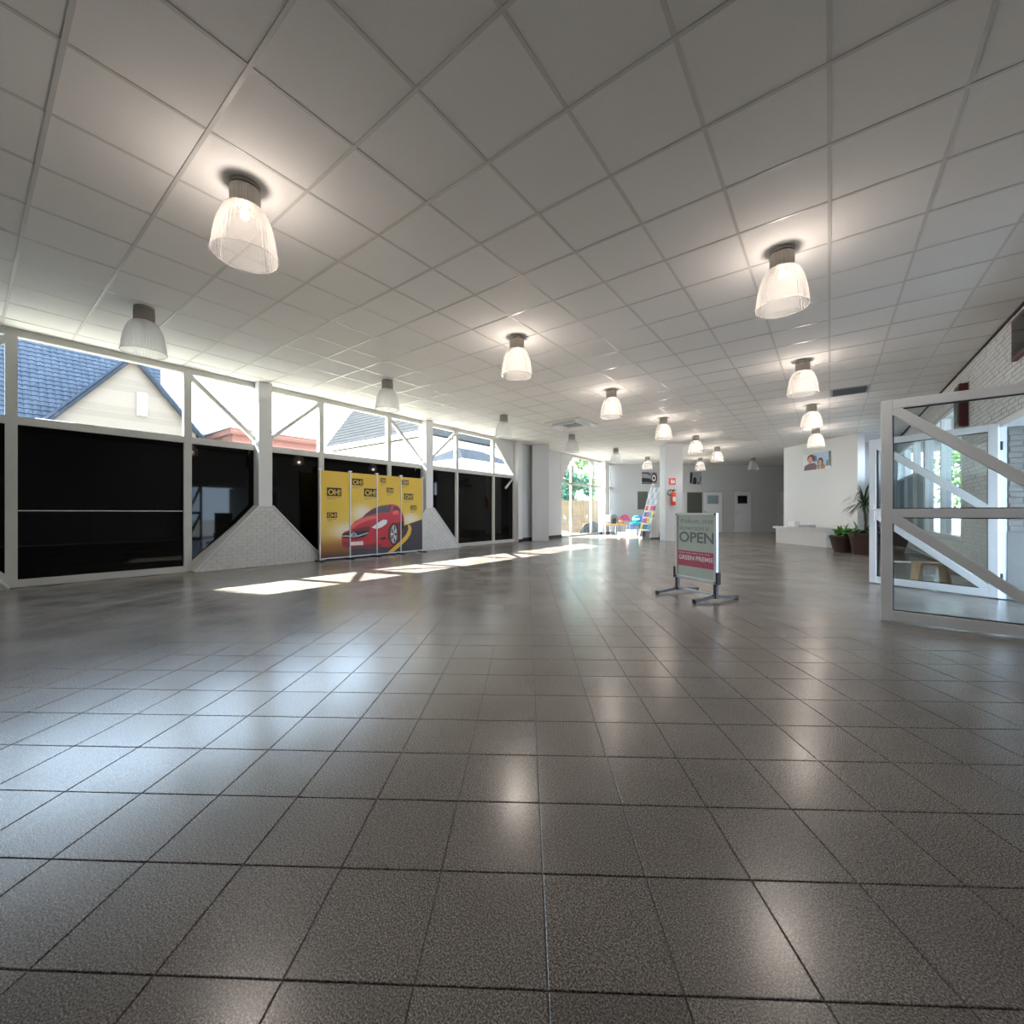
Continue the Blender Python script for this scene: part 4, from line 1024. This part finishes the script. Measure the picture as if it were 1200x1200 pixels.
MB().tube([(0,0,.33),(.03,.01,.8),(.0,.03,1.25)], [.03,.025,.02], 8).build('stem', 'bark', t)
f = MB()
for k in range(70):
    a = random.uniform(0, 2*math.pi); e = random.uniform(-.2, 1.4)
    blade(f, (0,.03,random.uniform(1.15,1.3)), (math.cos(a)*math.cos(e), math.sin(a)*math.cos(e), math.sin(e)), random.uniform(.45,.75), .035, random.uniform(.4,1.0))
f.build('crown', 'leaf_dark', t)
t = thing('planter', 'empty dark red-brown conical planter seen through the door glass', 'planter', gp(1047, 648)); pot(t, .2, .33, .55, 'pot_brown')

# ------------------------------------------------------------------ OUTSIDE
gnd = MB(); gnd.box(-70, XW-.05, -40, 70, -.35, -.12); tag(gnd.build('ground_yard', 'gravel'), 'pale gravel yard outside the windows', kind='structure')
gnd = MB(); gnd.box(XR+.2, 60, -40, 90, -.35, -.12); tag(gnd.build('ground_street', 'paving'), 'grey paving outside the entrance', kind='structure')
gnd = MB(); gnd.box(XW-.05, XR+.2, -40, YB-.2, -.35, -.12); tag(gnd.build('ground_rear', 'gravel'), 'pale gravel behind the rear wall', kind='structure')
gnd = MB(); gnd.box(XW-.05, XR+.2, 31, 90, -.35, -.12); tag(gnd.build('ground_back', 'paving'), 'paving behind the building', kind='structure')

def roof_tiles(mb, o, u, v, nu, nv, su, sv, lift=.03, th=.02):
    """tile courses on a slope: o origin at the eave, u along the eave, v up the slope"""
    o, u, v = Vector(o), Vector(u).normalized(), Vector(v).normalized(); n = u.cross(v)
    if n.z < 0: n = -n
    for j in range(nv):
        for i in range(nu):
            a = o+u*(i*su)+v*(j*sv)
            hmp = su*.14
            p = [a+n*lift, a+u*su*.5+n*(lift+hmp), a+u*su*.96+n*lift, a+u*su*.96+v*sv*1.05, a+u*su*.5+v*sv*1.05+n*hmp, a+v*sv*1.05]
            q = [a, a+u*su*.5, a+u*su*.96]
            mb.add(p+q, [(0,1,4,5),(1,2,3,4),(6,7,1,0),(7,8,2,1)])
# house 1: blue roof + brick gable
h1o = thing('brick_house', 'brick house with blue tiled roof and a gable with a slit window', 'house', (-20, 0, -.12))
def hb(nm, mb, m, par=None): return mb.build(nm, m, par or h1o, world=True)
hb('wall', MB().box(-25.4, -18.6, -13, 4.9, -.12, 3.3), 'brick_beige')
XE, ZE, XRg, ZRg = -18.3, 3.2, -21.6, 7.4
sl = Vector((XRg-XE, 0, ZRg-ZE)); 
rb = hb('roof', MB().prism([(XE, ZE-.1), (XRg, ZRg-.1), (2*XRg-XE, ZE-.1)], 'y', -13.2, 5.0), 'roof_blue')
rt_ = MB(); nv = int(sl.length/.21); nu = int(12.2/.17); roof_tiles(rt_, (XE, -7.2, ZE-.08), (0,1,0), sl, nu, nv, .17, .21, .022, .02)
tag(hb('roof_tiles', rt_, 'roof_blue'), kind='stuff')
GY, GZ, GS = 3.36, 6.05, 1.28; GH = 2.75
gz0 = GZ-GS*GH
hb('gable', MB().prism([(GY-GH, -.12), (GY+GH*.62, -.12), (GY+GH*.62, GZ-GS*GH*.62), (GY, GZ-.05), (GY-GH, gz0-.05)], 'x', -22, -18.0), 'brick_beige')
for s, ln in ((-1, 1.0), (1, .68)):
    v = MB(); a = Vector((-17.9, GY, GZ)); b2 = Vector((-17.9, GY+s*GH*ln*1.05, GZ-GS*GH*ln*1.05))
    dv = (b2-a); mid = (a+b2)/2
    nn = Vector((0, -dv.z*s, dv.y*s)).normalized()
    if nn.z < 0: nn = -nn
    v.obox(mid+Vector((-2.2,0,0))+nn*.06, dv.normalized(), (1,0,0), nn, dv.length/2, 2.25, .03); hb('gable_roof', v, 'roof_blue')
    v = MB(); v.obox(mid+Vector((.06,0,0))-nn*.03, dv.normalized(), (1,0,0), nn, dv.length/2, .03, .045); hb('verge_board', v, 'roof_dark')
wf = hb('window', MB().box(-18.0, -17.94, 3.46, 3.72, 4.2, 4.95), 'stucco'); hb('window_glass', MB().box(-17.95, -17.93, 3.52, 3.66, 4.27, 4.88), 'sky_print')
hb('chimney', MB().box(-20.4, -19.6, 4.62, 5.15, 2.5, 6.9), 'stucco')
hb('chimney_cap', MB().box(-20.5, -19.5, 4.55, 5.22, 6.9, 7.05), 'stucco')
hb('bay_roof', MB().box(-18.2, -17.5, 1.25, 2.0, 3.52, 3.64), 'stucco')
# red brick garage
ga = thing('brick_garage', 'long low red brick garage beyond the windows', 'building', (-18, 7.2, -.12))
MB().box(-19.5, -16.5, 5.7, 8.8, -.12, 3.75).build('wall', 'brick_red', ga, world=True)
MB().box(-19.7, -16.4, 5.6, 8.9, 3.75, 3.95).build('parapet', 'brick_red', ga, world=True)
MB().box(-19.75, -16.35, 5.55, 8.95, 3.95, 4.01).build('coping', 'stucco', ga, world=True)
# house 2: pale house, grey roof
hh2 = thing('white_house', 'pale rendered house with grey roof, white dormer and gutter', 'house', (-20, 15, -.12))
MB().box(-25.2, -15.9, 14.3, 22.5, -.12, 4.9).build('wall', 'stucco', hh2, world=True)
MB().prism([(13.8, 4.95), (18.6, 11.6), (23.4, 4.95)], 'x', -25.5, -15.7).build('roof', 'roof_grey', hh2, world=True)
v = Vector((0, 4.8, 6.65)); rt_ = MB(); roof_tiles(rt_, (-25.5, 13.8, 4.97), (1,0,0), v, 54, 30, .18, .27, .02); tag(rt_.build('roof_tiles', 'roof_grey', hh2, world=True), kind='stuff')
MB().box(-25.6, -15.6, 13.55, 13.85, 4.85, 5.05).build('gutter', 'card_white', hh2, world=True)
dm = MB().box(-20.2, -18.4, 14.7, 17.5, 5.9, 7.8).build('dormer', 'stucco', hh2, world=True)
MB().box(-20.4, -18.2, 14.55, 17.8, 7.8, 7.95).build('dormer_roof', 'card_white', dm, world=True)
MB().box(-19.9, -19.4, 14.68, 14.70, 6.2, 7.5).build('dormer_window', 'sky_print', dm, world=True)
MB().box(-19.2, -18.7, 14.68, 14.70, 6.2, 7.5).build('dormer_window', 'sky_print', dm, world=True)
MB().box(-17.4, -16.8, 16.6, 17.2, 8.0, 11.9).build('chimney', 'roof_dark', hh2, world=True)
# annex
ax_ = thing('annex', 'low pale annex with a small dark grey hipped roof', 'building', (-11.5, 12.4, -.12))
MB().box(-12.6, -10.4, 10.9, 13.9, -.12, 2.85).build('wall', 'stucco', ax_, world=True)
b = MB(); b.add([(-12.8,10.6,2.92),(-10.2,10.6,2.92),(-10.2,14.2,2.92),(-12.8,14.2,2.92),(-11.5,11.7,3.55),(-11.5,13.1,3.55)], [(0,1,4),(1,2,5,4),(2,3,5),(3,0,4,5),(0,3,2,1)]); b.build('roof', 'roof_dark', ax_, world=True)
MB().box(-12.82, -10.18, 10.58, 14.22, 2.84, 2.92).build('gutter', 'stucco', ax_, world=True)
# unseen tall block added only to shade the nearest bays, beyond the left edge
tb = thing('added_shade_block', 'tall pale block added out of view to shade the first window bays', 'building', (-15.5, -12, -.12))
MB().box(-17.2, -13.8, -24, -1.2, -.12, 13).build('wall', 'stucco', tb, world=True)
MB().box(-17.3, -13.7, -24.1, -1.15, 13, 13.3).build('roof', 'roof_dark', tb, world=True)
for zz in (1.2, 4.2, 7.2, 10.2):
    for yy in (-4, -8, -12, -16, -20):
        wn = MB().box(-13.8, -13.75, yy-.7, yy+.7, zz, zz+1.4).build('window', 'card_white', tb, world=True); MB().box(-13.76, -13.74, yy-.6, yy+.6, zz+.1, zz+1.3).build('pane', 'olive_glass', wn, world=False).location = (-tb.location)
# fence
fe = thing('board_fence', 'tall wooden board fence outside the far window', 'fence', P(24, 4.2, -.12), TH)
bd_me = [MB().box(-.073,.073,-.012,.012,0,1.86+dz).mesh('board', 'fence_wood') for dz in (0,.02,-.02)]
for k in range(36): link('board', random.choice(bd_me), fe, (-1.85+k*.15, random.uniform(-.006,.006), 0))
for zz in (.4, 1.5): MB().box(-1.95, 3.5, .014, .05, zz, zz+.09).build('rail', 'fence_wood', fe)
# trees
def tree(name, label, loc, h, r, m, n=1500, trunk=.35, ls=.28, group='trees outside'):
    t = thing(name, label, 'tree', loc, 0, group)
    MB().tube([(0,0,0),(.1,0,h*trunk),(0,.1,h*.75)], [.16,.12,.05], 8).build('trunk', 'bark', t)
    f = MB(); cl = [(random.gauss(0,.45)*r, random.gauss(0,.45)*r, h*trunk+random.uniform(.0,1)*h*(1-trunk), random.uniform(.35,.6)*r) for _ in range(14)]
    for k in range(n):
        c = random.choice(cl); d = Vector((random.gauss(0,1), random.gauss(0,1), random.gauss(0,1))).normalized()*c[3]*random.uniform(.6,1)
        p = Vector(c[:3])+d; a = Vector((random.gauss(0,1), random.gauss(0,1), random.gauss(0,1))).normalized(); b_ = a.orthogonal().normalized()
        s = ls*random.uniform(.6,1.2); f.add([p-a*s/2, p+b_*s*.3, p+a*s/2, p-b_*s*.3], [(0,1,2,3)])
    f.build('crown', m, t); return t
tree('garden_tree', 'blue-green conifer-like tree behind the board fence', P(27, 3.9, -.12), 5.6, 1.15, 'leaf_blue', 2200, .12)
tree('garden_tree', 'yellow-green tree behind the board fence next to the white post', P(31, 6.0, -.12), 8.0, 1.25, 'leaf_tree', 2200, .15)
tree('garden_tree', 'dark blue-green tree behind the right end of the board fence', P(26.5, 6.7, -.12), 6.5, 1.0, 'leaf_blue', 1800, .15)
tree('garden_tree', 'low dense tree at the left end of the board fence', P(31, 3.3, -.12), 5.0, .85, 'leaf_blue', 1600, .1)
tree('garden_tree', 'round green tree beyond the side glazing', (6.4, 34, -.12), 6.2, 1.9, 'leaf_tree', 2600, .25)
tree('garden_tree', 'slender green tree beyond the entrance', (9.0, 30, -.12), 5.0, 1.3, 'leaf_tree', 1800, .25)
t = thing('rubble_heap', 'dark grey heap of earth in front of the board fence', 'heap', P(22.6, 4.35, -.12), TH)
b = MB(); n = 18
b.lathe([(.75,0),(.62,.22),(.4,.48),(.15,.62),(0,.64)], n); b.v = [(x*(1+random.uniform(-.12,.12)), y*.6*(1+random.uniform(-.12,.12)), z*(1+random.uniform(-.1,.1))) for x, y, z in b.v]; b.build('heap', 'roof_grey', t)
he = thing('hedge', 'dark green clipped hedge outside the side glazing', 'hedge', (3.4, 12.4, -.12))
f = MB()
for k in range(5000):
    p = Vector((random.uniform(-.5,.5), random.uniform(-2.6,2.6), random.uniform(.05,1.75))); a = Vector((random.gauss(0,1), random.gauss(0,1), random.gauss(0,1))).normalized(); b_ = a.orthogonal().normalized(); s = .13
    f.add([p-a*s/2, p+b_*s*.35, p+a*s/2, p-b_*s*.35], [(0,1,2,3)])
f.build('foliage', 'leaf_dark', he); MB().box(-.35,.35,-2.5,2.5,0,1.5).build('core', 'soil', he)
